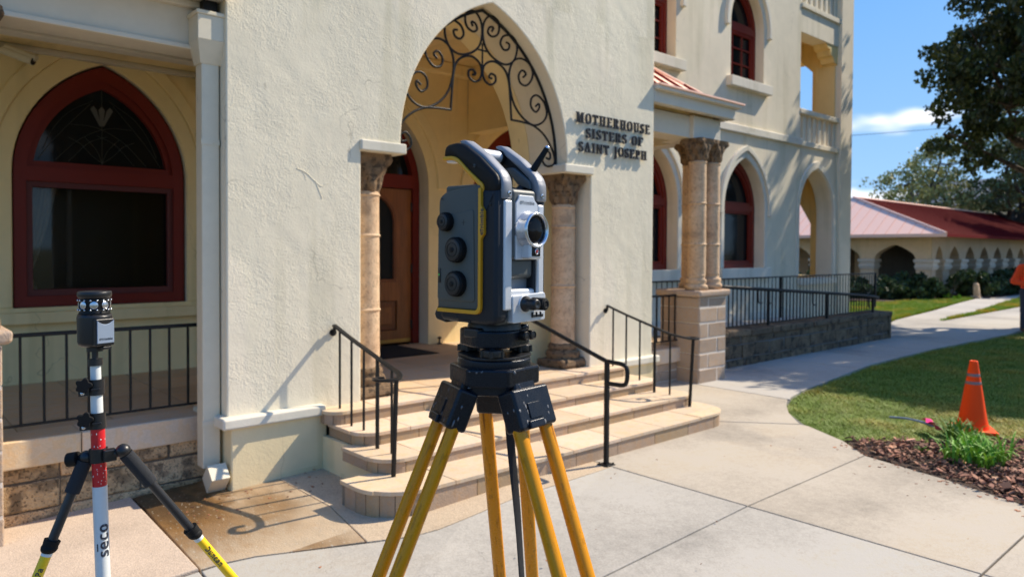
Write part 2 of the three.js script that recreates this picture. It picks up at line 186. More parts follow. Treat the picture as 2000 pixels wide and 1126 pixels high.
// half of a pointed arch: points from the left springing over the apex to the right springing
function archPts(cx, hw, ys, rise, n = 16) { const r = (hw * hw + rise * rise) / (2 * hw), out = [], a1 = Math.asin(clamp(rise / r, -1, 1)), th = rise > r ? Math.PI - a1 : a1; for (let i = 0; i <= n; i++) { const t = th * i / n; out.push([cx - hw + r - r * Math.cos(t), ys + r * Math.sin(t)]); } for (let i = n - 1; i >= 0; i--) { const t = th * i / n; out.push([cx + hw - r + r * Math.cos(t), ys + r * Math.sin(t)]); } return out; }
const archLoop = (cx, hw, y0, ys, rise) => [[cx - hw, y0], ...archPts(cx, hw, ys, rise), [cx + hw, y0]];
const shp = (pts, ...holes) => { const s = new THREE.Shape(pts.map((p) => new THREE.Vector2(...p))); for (const h of holes) s.holes.push(new THREE.Path(h.map((p) => new THREE.Vector2(...p)))); return s; };
const rect = (x0, y0, x1, y1) => [[x0, y0], [x1, y0], [x1, y1], [x0, y1]];
function archBand(cx, hw, ys, rise, o0, o1, down, n = 16) { const A = archPts(cx, hw + o1, ys, rise + o1 * 1.25, n), B = archPts(cx, hw + o0, ys, rise + o0 * 1.25, n); return [[cx - hw - o1, ys - down], ...A, [cx + hw + o1, ys - down], [cx + hw + o0, ys - down], ...B.reverse(), [cx - hw - o0, ys - down]]; }
const hgt = (x) => x < 3.2 ? Math.max(-0.055 * (3.2 - x), -0.34) : 0;
function slope(g) { const p = g.attributes.position; for (let i = 0; i < p.count; i++) p.setY(i, p.getY(i) + hgt(p.getX(i))); g.computeVertexNormals(); return g; }
const sans = await new FontLoader().loadAsync('fonts/droid/droid_sans_bold.typeface.json'), serif = await new FontLoader().loadAsync('fonts/droid/droid_serif_bold.typeface.json');
function text(str, size, depth, font = sans) { const g = new TextGeometry(str, { font, size, depth, curveSegments: 5, bevelEnabled: false }); g.computeBoundingBox(); const b = g.boundingBox; g.translate(-(b.min.x + b.max.x) / 2, -(b.min.y + b.max.y) / 2, 0); return g; }
// ------------------------------------------------------------------ ground, pavement, lawn
{
  const xs = [-600, -40, -3, 3.2, 40, 600], zs = [-600, -40, -10, 0, 12, 600], pos = [], idx = [];
  for (const z of zs) for (const x of xs) pos.push(x, hgt(x) - 0.055, z);
  for (let j = 0; j < 5; j++) for (let i = 0; i < 5; i++) { const a = j * 6 + i; idx.push(a, a + 6, a + 1, a + 1, a + 6, a + 7); }
  const g = new THREE.BufferGeometry(); g.setAttribute('position', new THREE.Float32BufferAttribute(pos, 3)); g.setIndex(idx); g.computeVertexNormals();
  tag(mesh('ground', boxUV(g), M.lawn), 'grassy ground of the lawns round the building', null, null, 'structure');
}
const pavement = new THREE.Group(); pavement.name = 'pavement'; scene.add(pavement); tag(pavement, 'grey and beige concrete slabs of the forecourt and path', null, null, 'structure');
const curve = [[6.52, -2.65], [6.85, -2.98], [7.18, -3.49], [7.61, -3.90], [7.97, -4.12], [8.42, -4.32], [8.95, -4.43], [11.9, -4.78], [14.8, -4.80], [18.7, -4.62], [24, -4.75], [40, -5.2]];
function clipX(x0, x1) { // lawn edge between two x
  const z = (x) => { for (let i = 1; i < curve.length; i++) if (x <= curve[i][0]) { const [a, b] = [curve[i - 1], curve[i]]; return lerp(a[1], b[1], (x - a[0]) / (b[0] - a[0])); } return curve[curve.length - 1][1]; };
  const o = [[x0, z(x0)]]; for (const p of curve) if (p[0] > x0 && p[0] < x1) o.push(p); o.push([x1, z(x1)]); return o;
}
{
  const slab = (pts, m, b = 0.006, top = 0) => mesh('concrete_slab', slope(prismXZ(pts, -0.05, 0.05 + top, b)), m, pavement);
  const under = (pts) => mesh('joint_bed', slope(prismXZ(pts, -0.052, 0.038)), M.joint, pavement);
  const G = 0.006, X = 4.565, Z1 = -2.645, Z2 = -1.23;
  const edge = [[X, -3.86], [4.1, -3.845], [3.445, -3.82], [2.95, -3.765], [2.74, -3.755], [2.56, -3.79], [2.35, -3.90], [2.014, -4.091], [1.75, -4.24], [1.572, -4.29], [1.36, -4.30]];
  const off = (pts, d) => pts.map(([x, z]) => [x, z + d]);
  under([[-6, -6.0], [8.4, -6.0], [8.4, -4.3], [7.97, -4.14], [7.61, -3.93], [7.18, -3.52], [6.83, -3.0], [6.49, -2.62], [6.26, -1.9], [6.0, -1.38], [5.45, 0.1], [4.9, 1.6], [-6, 1.6]]);
  slab([[X - G, Z1 - G], [1.33 + G, Z1 - G], [1.45 + G, -4.285], ...off(edge.slice(0, 10).reverse(), G), [X - G, -3.86 + G]], M.grey);
  slab([[1.33 - G, Z1 - G], [-2.2, Z1 - G], [-2.2, -4.29], [1.45 - G, -4.29]], M.grey);
  slab([[X - G, Z2 - G], [1.33 + G, Z2 - G], [1.33 + G, Z1 + G], [X - G, Z1 + G]], M.grey);
  slab([[1.33 - G, Z2 - G], [-2.2, Z2 - G], [-2.2, Z1 + G], [1.33 - G, Z1 + G]], M.grey);
  slab([[X - G, 1.4], [-2.2, 1.4], [-2.2, Z2 + G], [X - G, Z2 + G]], M.grey);
  // old strip round the steps, the stained corner and the aggregate slab on the left
  slab([...off(edge.slice(0, 6), -G), [2.33, -3.93], [2.45, -4.6], [2.45, -5.9], [X, -5.9]], M.tan);
  const t2 = mesh('concrete_slab', slope(prismXZ([[2.33 - G, -3.94], [2.014, -4.10], [1.75, -4.25], [1.572, -4.305], [1.455 + G, -4.315], [1.50 + G, -5.5], [1.50 + G, -5.95], [2.45 - G, -5.95], [2.45 - G, -4.6]], -0.05, 0.05, 0.005)), M.wet, pavement, 'concrete stained brown by water below the downspout');
  { const p = t2.geometry.attributes.position, uv = t2.geometry.attributes.uv; for (let i = 0; i < p.count; i++) uv.setXY(i, (p.getX(i) - 1.4) / 1.1, (-4.15 - p.getZ(i)) / 1.8); }
  slab([[1.50 - G, -5.95], [1.455 - G, -4.315], [-2.2, -4.315], [-2.2, -5.95]], M.agg, 0.01, 0.012);
  // beige slabs on the right
  const c1 = [[6.495, -2.66], [6.83, -2.985], [7.15, -3.48]];
  slab([[X + G, Z1 - G], [X + G, -3.86], [X + G, -5.9], [6.45, -5.9], [6.6, -4.2], [7.15, -3.56], ...c1.slice().reverse(), [6.48, Z1 - G]], M.beige);
  slab([[6.62, -4.205], [6.46, -5.9], [8.26, -5.98], [8.26, -4.28], [7.95, -4.13], [7.58, -3.91], [7.165, -3.575]], M.beige);
  slab([[X + G, Z2 - G], [X + G, Z1 + G], [6.47, Z1 + G], [6.27, -1.95], [5.98, Z2 - G]], M.beige);
  slab([[X + G, 1.4], [X + G, Z2 + G], [5.96, Z2 + G], [5.45, 0.05], [4.95, 1.4]], M.beige);
  // path along the ramp wall, then the wide end and the branch to the annexe
  for (let i = 0, x = 8.27; i < 5; i++, x += 1.52) slab([[x + G, -6.02], [x + 1.52 - G, -6.02], ...clipX(x + G, x + 1.52 - G).reverse()], M.pale);
  slab([[15.88, -6.55], [20.35, -7.55], [20.9, -6.62], [20.9, -4.72], ...clipX(15.88, 20.9).reverse().slice(1)], M.pale);
  slab([[20.92, -6.62], [28.2, -6.74], [40, -6.9], [40, -5.24], ...clipX(20.92, 39.9).reverse().slice(1)], M.pale);
  slab([[20.37, -7.54], [24.5, -8.02], [29.5, -8.75], [42, -10.2], [42, -8.9], [30, -7.6], [24.5, -6.95], [20.92, -6.64]], M.pale);
}
// grass blades: every tuft is a few bent blades, thicker where the lawn is near
{
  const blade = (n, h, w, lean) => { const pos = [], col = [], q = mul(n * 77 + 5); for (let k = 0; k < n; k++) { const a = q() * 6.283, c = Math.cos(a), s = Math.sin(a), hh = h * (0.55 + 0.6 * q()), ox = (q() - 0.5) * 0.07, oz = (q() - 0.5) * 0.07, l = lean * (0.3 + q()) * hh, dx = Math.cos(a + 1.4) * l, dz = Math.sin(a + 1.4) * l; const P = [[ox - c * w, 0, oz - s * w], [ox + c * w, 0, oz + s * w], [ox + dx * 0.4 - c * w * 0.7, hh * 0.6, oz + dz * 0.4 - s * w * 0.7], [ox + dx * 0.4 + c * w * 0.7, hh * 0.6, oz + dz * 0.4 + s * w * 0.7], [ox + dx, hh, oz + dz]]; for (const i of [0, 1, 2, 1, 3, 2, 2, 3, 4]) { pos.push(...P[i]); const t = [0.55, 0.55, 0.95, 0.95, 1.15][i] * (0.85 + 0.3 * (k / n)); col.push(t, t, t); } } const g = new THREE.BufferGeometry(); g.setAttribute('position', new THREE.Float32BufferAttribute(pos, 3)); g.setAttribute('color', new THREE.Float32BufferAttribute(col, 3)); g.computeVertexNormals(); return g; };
  const inside = (x, z, poly) => { let c = false; for (let i = 0, j = poly.length - 1; i < poly.length; j = i++) { const [xi, zi] = poly[i], [xj, zj] = poly[j]; if ((zi > z) !== (zj > z) && x < (xj - xi) * (z - zi) / (zj - zi) + xi) c = !c; } return c; };
  const near = [...curve.slice(0, 10), [20, -4.5], [20, 3], [10, 3], [8.7, -1.2], [7.95, -1.98], [7.4, -2.42], [6.9, -2.98]];
  function sow(label, poly, n, g, s0, s1, tone) {
    const xs = poly.map((p) => p[0]), zs = poly.map((p) => p[1]), b = [Math.min(...xs), Math.max(...xs), Math.min(...zs), Math.max(...zs)], list = [];
    let guard = 0; while (list.length < n && guard++ < n * 6) { const u = rnd(), x = b[0] + (b[1] - b[0]) * u * (0.35 + 0.65 * u), z = R(b[2], b[3]); if (inside(x, z, poly)) list.push([x, z]); }
    const im = new THREE.InstancedMesh(g, M.blade, list.length), m = new THREE.Matrix4(), e = new THREE.Euler(), q = new THREE.Quaternion(), c = new THREE.Color();
    list.forEach(([x, z], i) => { e.set(0, rnd() * 6.28, 0); q.setFromEuler(e); const p = fbm(x / 9, z / 9, 5, 3, 301), p2 = fbm(x / 9, z / 9, 23, 2, 303), s = R(s0, s1) * (0.7 + 0.5 * p2); m.compose(new THREE.Vector3(x, -0.056, z), q, new THREE.Vector3(s, s * R(0.8, 1.15), s)); im.setMatrixAt(i, m); const dry = smooth(0.47, 0.75, p * 0.5 + p2 * 0.5 + R(-0.12, 0.12)) * (tone < 1.2 ? 0.7 : 1); c.setRGB(...mixc([0.66 * tone, 1.0 * tone, 0.6 * tone], [1.5 * tone, 1.12 * tone, 0.85 * tone], dry)); im.setColorAt(i, c); });
    im.name = numbered('grass'); im.castShadow = im.receiveShadow = true; scene.add(im); tag(im, label, 'grass', null, 'stuff');
  }
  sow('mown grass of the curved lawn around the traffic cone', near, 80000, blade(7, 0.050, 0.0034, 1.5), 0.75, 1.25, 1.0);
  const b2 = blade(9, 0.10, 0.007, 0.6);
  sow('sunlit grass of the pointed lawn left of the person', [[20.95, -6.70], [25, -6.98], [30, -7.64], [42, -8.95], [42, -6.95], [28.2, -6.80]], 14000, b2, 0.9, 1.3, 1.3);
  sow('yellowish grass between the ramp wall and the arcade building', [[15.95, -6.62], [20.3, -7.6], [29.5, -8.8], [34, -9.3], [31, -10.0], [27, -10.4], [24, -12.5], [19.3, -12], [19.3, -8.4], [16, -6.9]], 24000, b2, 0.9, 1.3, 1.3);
  // bark mulch
  const bed = [[6.55, -2.72], [6.9, -3.0], [7.4, -2.44], [7.95, -2.02], [8.6, -1.55], [9.6, -0.6], [8, 1.2], [5.2, 1.2], [5.5, 0.02], [6.03, -1.41], [6.3, -1.98]];
  const sl = mesh('mulch_bed', prismXZ(bed, -0.05, 0.045, 0.01), M.soil); tag(sl, 'dark soil under the bark mulch bed beside the pavement', null, null, 'structure');
  const parts = []; let n = 0;
  while (n < 5200) { const x = R(5.2, 9.6), z = R(-3.0, 1.2); if (!inside(x, z, bed) || (z > -0.2 && rnd() < 0.7)) continue; n++;
    const l = R(0.013, 0.058) * (rnd() < 0.07 ? 1.7 : 1), g = new THREE.BoxGeometry(l, R(0.005, 0.013), l * R(0.3, 0.7)), p = g.attributes.position; for (let i = 0; i < p.count; i++) { const k = hash(i % 8, n, 7); p.setX(i, p.getX(i) * (0.6 + 0.55 * k)); p.setZ(i, p.getZ(i) * (0.6 + 0.6 * hash(i % 5, n, 9))); }
    g.rotateX(R(-0.5, 0.5)); g.rotateZ(R(-0.5, 0.5)); g.rotateY(R(0, 6.28)); g.translate(x, 0.006 + R(0, 0.03), z); const t = R(0.35, 1.35), w = rnd() < 0.06 ? 1.9 : 1, col = new Float32Array(p.count * 3); for (let i = 0; i < p.count; i++) { col[i * 3] = t * w; col[i * 3 + 1] = t * w * R(0.95, 1.1) * (w > 1 ? 1.2 : 1); col[i * 3 + 2] = t * w * (w > 1 ? 1.25 : 1); }
    const h = g.toNonIndexed(), c2 = new Float32Array(h.attributes.position.count * 3); for (let i = 0; i < h.attributes.position.count; i++) { c2[i * 3] = col[0]; c2[i * 3 + 1] = col[1]; c2[i * 3 + 2] = col[2]; } h.deleteAttribute('uv'); h.setAttribute('color', new THREE.BufferAttribute(c2, 3)); h.computeVertexNormals(); parts.push(h); }
  const mm = mergeGeometries(parts); tag(mesh('bark_mulch', mm, M.chipwood), 'reddish brown bark mulch spread beside the curved pavement edge', 'mulch', null, 'stuff');
}
{ // bits of bark and dry leaves blown onto the slabs
  const q = mul(55), parts = []; const put = (x, z, s) => { const g = new THREE.BoxGeometry(s, s * 0.16, s * (0.3 + 0.4 * q())).toNonIndexed(); g.rotateX((q() - 0.5) * 0.5); g.rotateY(q() * 6.28); g.translate(x, hgt(x) + s * 0.1, z); const t = 0.3 + 1.0 * q(), c = new Float32Array(g.attributes.position.count * 3); for (let i = 0; i < c.length; i += 3) { c[i] = t * 1.1; c[i + 1] = t; c[i + 2] = t * 0.8; } g.setAttribute('color', new THREE.BufferAttribute(c, 3)); g.deleteAttribute('uv'); parts.push(g); };
  const e = [[6.85, -2.98], [6.52, -2.66], [6.26, -1.95], [6.03, -1.41], [5.7, -0.6]]; for (let i = 0; i < 90; i++) { const k = Math.floor(q() * 4), t = q(), d = -0.02 - 0.35 * q() ** 3; put(lerp(e[k][0], e[k + 1][0], t) + d, lerp(e[k][1], e[k + 1][1], t) - 0.1 * d, 0.008 + 0.02 * q()); }
  for (let i = 0; i < 46; i++) put(1.6 + 6.5 * q(), -3.9 + 2.6 * q(), 0.006 + 0.012 * q()); for (let i = 0; i < 60; i++) put(1.6 + 1.2 * q(), -5.45 + 0.5 * q(), 0.006 + 0.016 * q());
  tag(mesh('leaf_litter', mergeGeometries(parts), M.chipwood), 'scattered bark bits and dry leaf crumbs lying on the pavement', 'litter', null, 'stuff');
}
// strap-leaved plants in the mulch, weeds
function leafPlant(label, x, z, n, h, spread, tone) {
  const t = thing('leafy_plant', label, 'plant', [x, 0.0, z]);
  const mk = (i0, i1) => { const pos = [], col = []; for (let k = i0; k < i1; k++) { const a = R(0, 6.28), ox = R(-spread, spread) * 0.55, oz = R(-spread, spread) * 0.45, L = h * R(0.6, 1.15), w = R(0.007, 0.013), bend = R(0.35, 1.1); let p = [ox, 0, oz], el = R(1.1, 1.5), prev; const c = Math.cos(a), s = Math.sin(a), tn = tone * R(0.6, 1.25);
      for (let j = 0; j <= 6; j++) { const ww = w * Math.sin(Math.PI * clamp(0.14 + j / 6 * 0.86)); const l = [p[0] - s * ww, p[1], p[2] + c * ww], m = [p[0], p[1] - ww * 0.35, p[2]], r = [p[0] + s * ww, p[1], p[2] - c * ww]; if (prev) { const [A, B, C] = prev; for (const q of [A, B, m, A, m, l, B, C, r, B, r, m]) { pos.push(...q); const u = tn * (0.75 + 0.08 * j); col.push(u, u, u); } } prev = [l, m, r]; const st = L / 6; p = [p[0] + c * st * Math.cos(el), p[1] + st * Math.sin(el), p[2] + s * st * Math.cos(el)]; el -= bend * 0.35 * (0.5 + j * 0.22); } }
    const g = new THREE.BufferGeometry(); g.setAttribute('position', new THREE.Float32BufferAttribute(pos, 3)); g.setAttribute('color', new THREE.Float32BufferAttribute(col, 3)); g.computeVertexNormals(); return g; };
  for (let i = 0; i < n; i++) mesh('leaf', mk(i, i + 1), M.leafLily, t);
}
leafPlant('larger clump of bright green strap leaves in the mulch in front of the cone', 6.98, -1.93, 190, 0.30, 0.42, 1.1);
leafPlant('darker green leaf clump in the mulch right at the foot of the cone', 7.52, -2.22, 110, 0.28, 0.30, 0.6);
leafPlant('tiny green weed alone in the mulch left of the leaf clumps', 6.93, -2.33, 10, 0.09, 0.06, 0.9);
leafPlant('low green leaf tuft in the mulch at the right edge of the photo', 7.55, -1.55, 36, 0.2, 0.16, 0.9);
// ------------------------------------------------------------------ entrance steps
{
  const st = thing('entrance_steps', 'four pale terracotta tiled steps with rounded ends below the arched entrance', 'steps');
  const S = [ // top y, riser height, front z, left x, right x, corner radius, back z
    [0.140, 0.30, -4.06, 2.52, 6.70, 0.34, -4.60], [0.245, 0.105, -4.45, 2.76, 6.64, 0.20, -5.02], [0.345, 0.100, -4.88, 2.85, 6.58, 0.16, -5.40], [0.455, 0.110, -5.27, 2.80, 6.52, 0.12, -5.53]];
  const q = mul(91); mesh('step_core', box(2.82, 6.54, -0.3, 0.235, -5.452, -4.58), M.plinth, st);
  S.forEach(([y, h, zf, xl, xr, r, zb], k) => {
    const th = 0.026, lip = 0.010, jit = () => (q() - 0.5) * 0.004;
    // outline front edge at x, with the lip
    const fz = (x, o) => { const a = xl - o, b = xr + o, R0 = r + o; if (x < a + R0) { const d = a + R0 - x; return zf + o - (R0 - Math.sqrt(Math.max(0, R0 * R0 - d * d))); } if (x > b - R0) { const d = x - (b - R0); return zf + o - (R0 - Math.sqrt(Math.max(0, R0 * R0 - d * d))); } return zf + o; };
    const cuts = [xl - lip]; { let x = xl + r + 0.12 + q() * 0.2; while (x < xr - r - 0.2) { cuts.push(x); x += 0.60; } cuts.push(xr + lip); }
    const split = zf - 0.17 - 0.02 * q();   // joint between the nosing tile and the tile behind at the ends
    for (let i = 1; i < cuts.length; i++) {
      const g = 0.0035, a = cuts[i - 1] + (i > 1 ? g : 0), b = cuts[i] - (i < cuts.length - 1 ? g : 0), n = 14, ends = i === 1 || i === cuts.length - 1;
      const front = []; for (let j = 0; j <= n; j++) { const x = lerp(a, b, i === 1 ? (j / n) ** 2 : i === cuts.length - 1 ? 1 - (1 - j / n) ** 2 : j / n); front.push([x, fz(x, lip)]); }
      const dy = jit();
      const inset = (z) => { const R0 = r + lip, d = z - (zf + lip - R0); return d > 0 ? R0 - Math.sqrt(Math.max(0, R0 * R0 - d * d)) : 0; };
      if (ends && k < 3) { // two tiles in depth at the rounded ends
        const zi = split + g, x0 = i === 1 ? xl - lip + inset(zi) : a, x1 = i === 1 ? b : xr + lip - inset(zi);
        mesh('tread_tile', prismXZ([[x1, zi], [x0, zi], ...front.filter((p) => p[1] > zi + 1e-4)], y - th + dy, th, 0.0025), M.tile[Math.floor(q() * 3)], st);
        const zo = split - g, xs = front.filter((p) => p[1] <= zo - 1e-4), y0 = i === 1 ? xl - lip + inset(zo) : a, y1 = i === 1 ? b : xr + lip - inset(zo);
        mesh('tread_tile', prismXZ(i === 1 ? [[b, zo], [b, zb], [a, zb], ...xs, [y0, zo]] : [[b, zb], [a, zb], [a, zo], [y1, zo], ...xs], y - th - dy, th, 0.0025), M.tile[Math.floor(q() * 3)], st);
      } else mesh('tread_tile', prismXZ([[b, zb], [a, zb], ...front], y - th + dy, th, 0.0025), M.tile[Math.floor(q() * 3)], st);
    }
    // riser tiles: follow the outline from the left side round the corners to the right side
    const path = []; const sd = k === 0 ? zb + 0.05 : zb;
    for (let z = sd; z < zf - r; z += 0.02) path.push([xl, z, -1, 0]);
    for (let j = 0; j <= 16; j++) { const t = Math.PI / 2 * j / 16; path.push([xl + r - r * Math.cos(t), zf - r + r * Math.sin(t), -Math.cos(t), Math.sin(t)]); }
    for (let x = xl + r + 0.05; x < xr - r; x += 0.05) path.push([x, zf, 0, 1]);
    for (let j = 0; j <= 16; j++) { const t = Math.PI / 2 * j / 16; path.push([xr - r + r * Math.sin(t), zf - r + r * Math.cos(t), Math.sin(t), Math.cos(t)]); }
    for (let z = zf - r - 0.02; z > sd; z -= 0.02) path.push([xr, z, 1, 0]);
    const len = [0]; for (let i = 1; i < path.length; i++) len.push(len[i - 1] + Math.hypot(path[i][0] - path[i - 1][0], path[i][1] - path[i - 1][1]));
    const L = len[len.length - 1], side = zf - r - sd, arc = r * Math.PI / 2, marks = [0];
    { if (side > 0.1) marks.push(side * 0.98); const na = Math.max(2, Math.round(arc / 0.11)); for (let i = 1; i <= na; i++) marks.push(side + arc * i / na); let s = side + arc + 0.28 + 0.2 * q(); while (s < L - side - arc - 0.2) { marks.push(s); s += 0.46 + (k === 0 ? 0.06 : 0); } for (let i = 0; i <= na; i++) marks.push(L - side - arc + arc * i / na); marks.push(L); }
    const P = (s) => { let i = 1; while (i < len.length - 1 && len[i] < s) i++; const t = clamp((s - len[i - 1]) / (len[i] - len[i - 1] || 1)), a = path[i - 1], b = path[i]; return a.map((v, j) => lerp(v, b[j], t)); };
    for (let i = 1; i < marks.length; i++) { const a = marks[i - 1] + 0.0032, b = marks[i] - 0.0032; if (b - a < 0.02) continue; const n = Math.max(1, Math.ceil((b - a) / 0.03)), o = [], inn = []; for (let j = 0; j <= n; j++) { const p = P(lerp(a, b, j / n)); o.push([p[0], p[1]]); inn.push([p[0] - p[2] * 0.03, p[1] - p[3] * 0.03]); }
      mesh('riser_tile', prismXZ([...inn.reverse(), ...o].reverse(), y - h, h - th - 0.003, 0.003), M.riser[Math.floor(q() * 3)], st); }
    const core = path.map(([x, z, nx, nz]) => [x - nx * 0.008, z - nz * 0.008]); mesh('step_core', prismXZ([...core, [xr - 0.008, zb], [xl + 0.008, zb]], y - h + 0.002, h - th * 0.6), M.grout, st);
  });
}
// ------------------------------------------------------------------ the stucco building
const bld = thing('stucco_building', 'cream stucco two storey building with pointed arch entrance and dark red windows', 'building');
const F = 0.455, ZT = -5.5, ZM = -8.3;
const P = (name, geo, mat, label, parent = bld) => mesh(name, geo, mat, parent, label);

function windowUnit(cx, hw, y0, ys, rise, zf, o = {}) {
  const fr = o.fr ?? 0.105, d = 0.10;
  const outer = archLoop(cx, hw, y0, ys, rise), ty = o.transom ?? ys + 0.02;
  const lower = rect(cx - hw + fr, y0 + fr * 1.0, cx + hw - fr, ty - 0.07), upA = archPts(cx, hw - fr, ys, rise - fr * 1.35).filter((p) => p[1] > ty + 0.07), upper = [[cx - hw + fr, ty + 0.07], ...upA, [cx + hw - fr, ty + 0.07]];
  const w = P('window', extrudeXY(shp(outer, lower, upper), zf - d, d, 0.004), M.red);
  const s1 = 0.055, up2 = archPts(cx, hw - fr - s1, ys, rise - fr * 1.35 - s1 * 1.3).filter((p) => p[1] > ty + 0.07 + s1);
  mesh('sash', extrudeXY(shp([[cx - hw + fr - 0.006, ty + 0.064], ...archPts(cx, hw - fr + 0.006, ys, rise - fr * 1.35 + 0.006).filter((p) => p[1] > ty + 0.064), [cx + hw - fr + 0.006, ty + 0.064]], [[cx - hw + fr + s1, ty + 0.07 + s1], ...up2, [cx + hw - fr - s1, ty + 0.07 + s1]]), zf - d + 0.01, 0.06, 0.004), M.red, w);
  mesh('sash', extrudeXY(shp(rect(cx - hw + fr - 0.006, y0 + fr - 0.006, cx + hw - fr + 0.006, ty - 0.064), rect(cx - hw + fr + s1, y0 + fr + s1 * 1.1, cx + hw - fr - s1, ty - 0.07 - s1)), zf - d + 0.015, 0.055, 0.004), o.screen ? M.screen : M.red, w);
  mesh('pane', extrudeXY(shp(rect(cx - hw + fr, y0 + fr, cx + hw - fr, ty - 0.07)), zf - d - 0.01, 0.012), o.see ? M.clear : o.dull ? M.dullglass : M.glass, w);
  mesh('pane', extrudeXY(shp([[cx - hw + fr, ty + 0.07], ...upA, [cx + hw - fr, ty + 0.07]]), zf - d - 0.012, 0.012), o.dull ? M.dullglass : M.glass, w);
  if (o.bars) { for (const x of [-0.33, 0.33]) mesh('glazing_bar', box(cx + x * (hw - fr) - 0.014, cx + x * (hw - fr) + 0.014, y0 + fr, ty - 0.07, zf - 0.075, zf - 0.05), M.red, w); for (const k of [1, 2]) { const y = lerp(y0 + fr, ty - 0.07, k / 3); mesh('glazing_bar', box(cx - hw + fr, cx + hw - fr, y - 0.014, y + 0.014, zf - 0.078, zf - 0.053), M.red, w); } }
  return w;
}
const hood = (cx, hw, ys, rise, o0, o1, down, z, d = 0.045, m = M.trim) => P('hood_mould', extrudeXY(shp(archBand(cx, hw, ys, rise, o0, o1, down)), z - 0.01, d + 0.01, 0.012), m);
const sill = (x0, x1, y0, y1, z, d = 0.12, m = M.trim) => P('window_sill', box(x0, x1, y0, y1, z - 0.05, z + d, 0.012), m);

// entrance tower: front wall with the arch and the lower niches for the columns
{
  const A = archPts(4.66, 1.06, 2.69, 1.48, 22);
  P('entrance_wall', extrudeXY(shp([[2.06, 0.43], [3.2, 0.43], [3.2, 2.605], [3.6, 2.605], ...A, [5.72, 2.605], [6.1, 2.605], [6.1, 0.43], [7.23, 0.43], [7.23, 8.6], [2.06, 8.6]]), -6.10, 0.6, 0.012), M.wall, 'sunlit rough stucco wall around the pointed entrance arch');
  P('inner_wall', extrudeXY(shp([[2.77, F - 0.1], [3.6, F - 0.1], ...A, [5.72, F - 0.1], [6.8, F - 0.1], [6.8, 8.5], [2.77, 8.5]]), -6.38, 0.278), M.cream);
  P('plinth', box(2.075, 2.86, -0.40, 0.452, -6.05, ZT + 0.045, 0.012), M.plinth); P('plinth', box(6.48, 7.215, -0.2, 0.452, -6.05, ZT + 0.045, 0.012), M.plinth);
  P('plinth_cap', box(2.00, 2.838, 0.405, 0.492, -6.08, ZT + 0.085, 0.02), M.trim); P('plinth_cap', box(6.502, 7.29, 0.405, 0.492, -6.08, ZT + 0.085, 0.02), M.trim);
  for (const x of [[2.77, 3.0], [6.56, 6.8]]) P('side_wall', box(x[0], x[1], 3.43, 8.5, -8.285, -6.385), M.cream);
  P('ceiling', box(3.0, 6.56, 4.36, 4.5, -8.29, -6.385), M.cream);
  P('cornice', box(3.005, 6.555, 4.18, 4.358, -8.295, -8.17, 0.03), M.cream);
  P('tower_roof', box(1.95, 7.35, 8.6, 8.75, -9, -5.4), M.trim);
}
// round stone columns under the arch, with carved capitals and lumpy bases
function shaft(cx, cz, y0, y1, r, rings) { const pr = [[0, y0]], n = 260; for (let i = 0; i <= n; i++) { const y = lerp(y0, y1, i / n); let k = r * (1.04 - 0.06 * i / n) + 0.003 * (fbm(0.3, y, 7, 3, 501 + Math.round(cx * 10)) - 0.5); for (const q of rings) k += 0.012 * Math.exp(-(((y - q) / 0.009) ** 2)); pr.push([k, y]); } pr.push([0, y1]); const g = new THREE.LatheGeometry(pr.map((p) => new THREE.Vector2(...p)), 32); g.translate(cx, 0, cz); const u = g.attributes.uv, p = g.attributes.position; for (let i = 0; i < p.count; i++) u.setXY(i, u.getX(i) * 6.283 * r, p.getY(i)); return g; }
function capital(cx, cz, y0, y1, r0, r1) { // carved leaves and volutes as a displaced lathe that opens to a square
  const nA = 64, nY = 20, pos = [], idx = []; for (let j = 0; j <= nY; j++) { const t = j / nY; for (let i = 0; i <= nA; i++) { const a = i / nA * 6.2832, sq = 1 / Math.max(Math.abs(Math.cos(a)), Math.abs(Math.sin(a))); let r = lerp(r0, r1, t * t * 0.75 + 0.25 * t) * lerp(1, Math.min(sq, 1.28), t * t); const leaf = Math.pow(Math.abs(Math.cos(a * 4)), 0.6) * Math.sin(Math.PI * clamp(t * 2.2)) * (t < 0.46 ? 1 : 0), leaf2 = Math.pow(Math.abs(Math.sin(a * 4)), 0.6) * Math.sin(Math.PI * clamp((t - 0.3) * 2)) * (t > 0.3 && t < 0.8 ? 1 : 0), vol = Math.exp(-(((t - 0.82) / 0.13) ** 2)) * Math.pow(Math.abs(Math.sin(a * 2)), 6); r += 0.03 * leaf + 0.035 * leaf2 + 0.055 * vol + 0.022 * (fbm(a / 6.2832, t * 0.5, 12, 3, 517) - 0.5); pos.push(cx + r * Math.cos(a), lerp(y0, y1, t), cz + r * Math.sin(a)); } }
  for (let j = 0; j < nY; j++) for (let i = 0; i < nA; i++) { const a = j * (nA + 1) + i, b = a + nA + 1; idx.push(a, b, a + 1, a + 1, b, b + 1); }
  const g = new THREE.BufferGeometry(); g.setAttribute('position', new THREE.Float32BufferAttribute(pos, 3)); g.setIndex(idx); g.computeVertexNormals(); return boxUV(g);
}
function rough(g, amp, s, f = 9) { g = g.index ? g : g; const p = g.attributes.position; for (let i = 0; i < p.count; i++) { const x = p.getX(i), y = p.getY(i), z = p.getZ(i), k = (a, b, c) => (vn(a * f + 50, b * f + 50, 997, s) + vn(b * f * 2 + 50, c * f * 2 + 50, 997, s + 3) * 0.5 - 0.75) * amp; p.setXYZ(i, x + k(y, z, x), y + k(z, x, y), z + k(x, y, z)); } g.computeVertexNormals(); return g; }
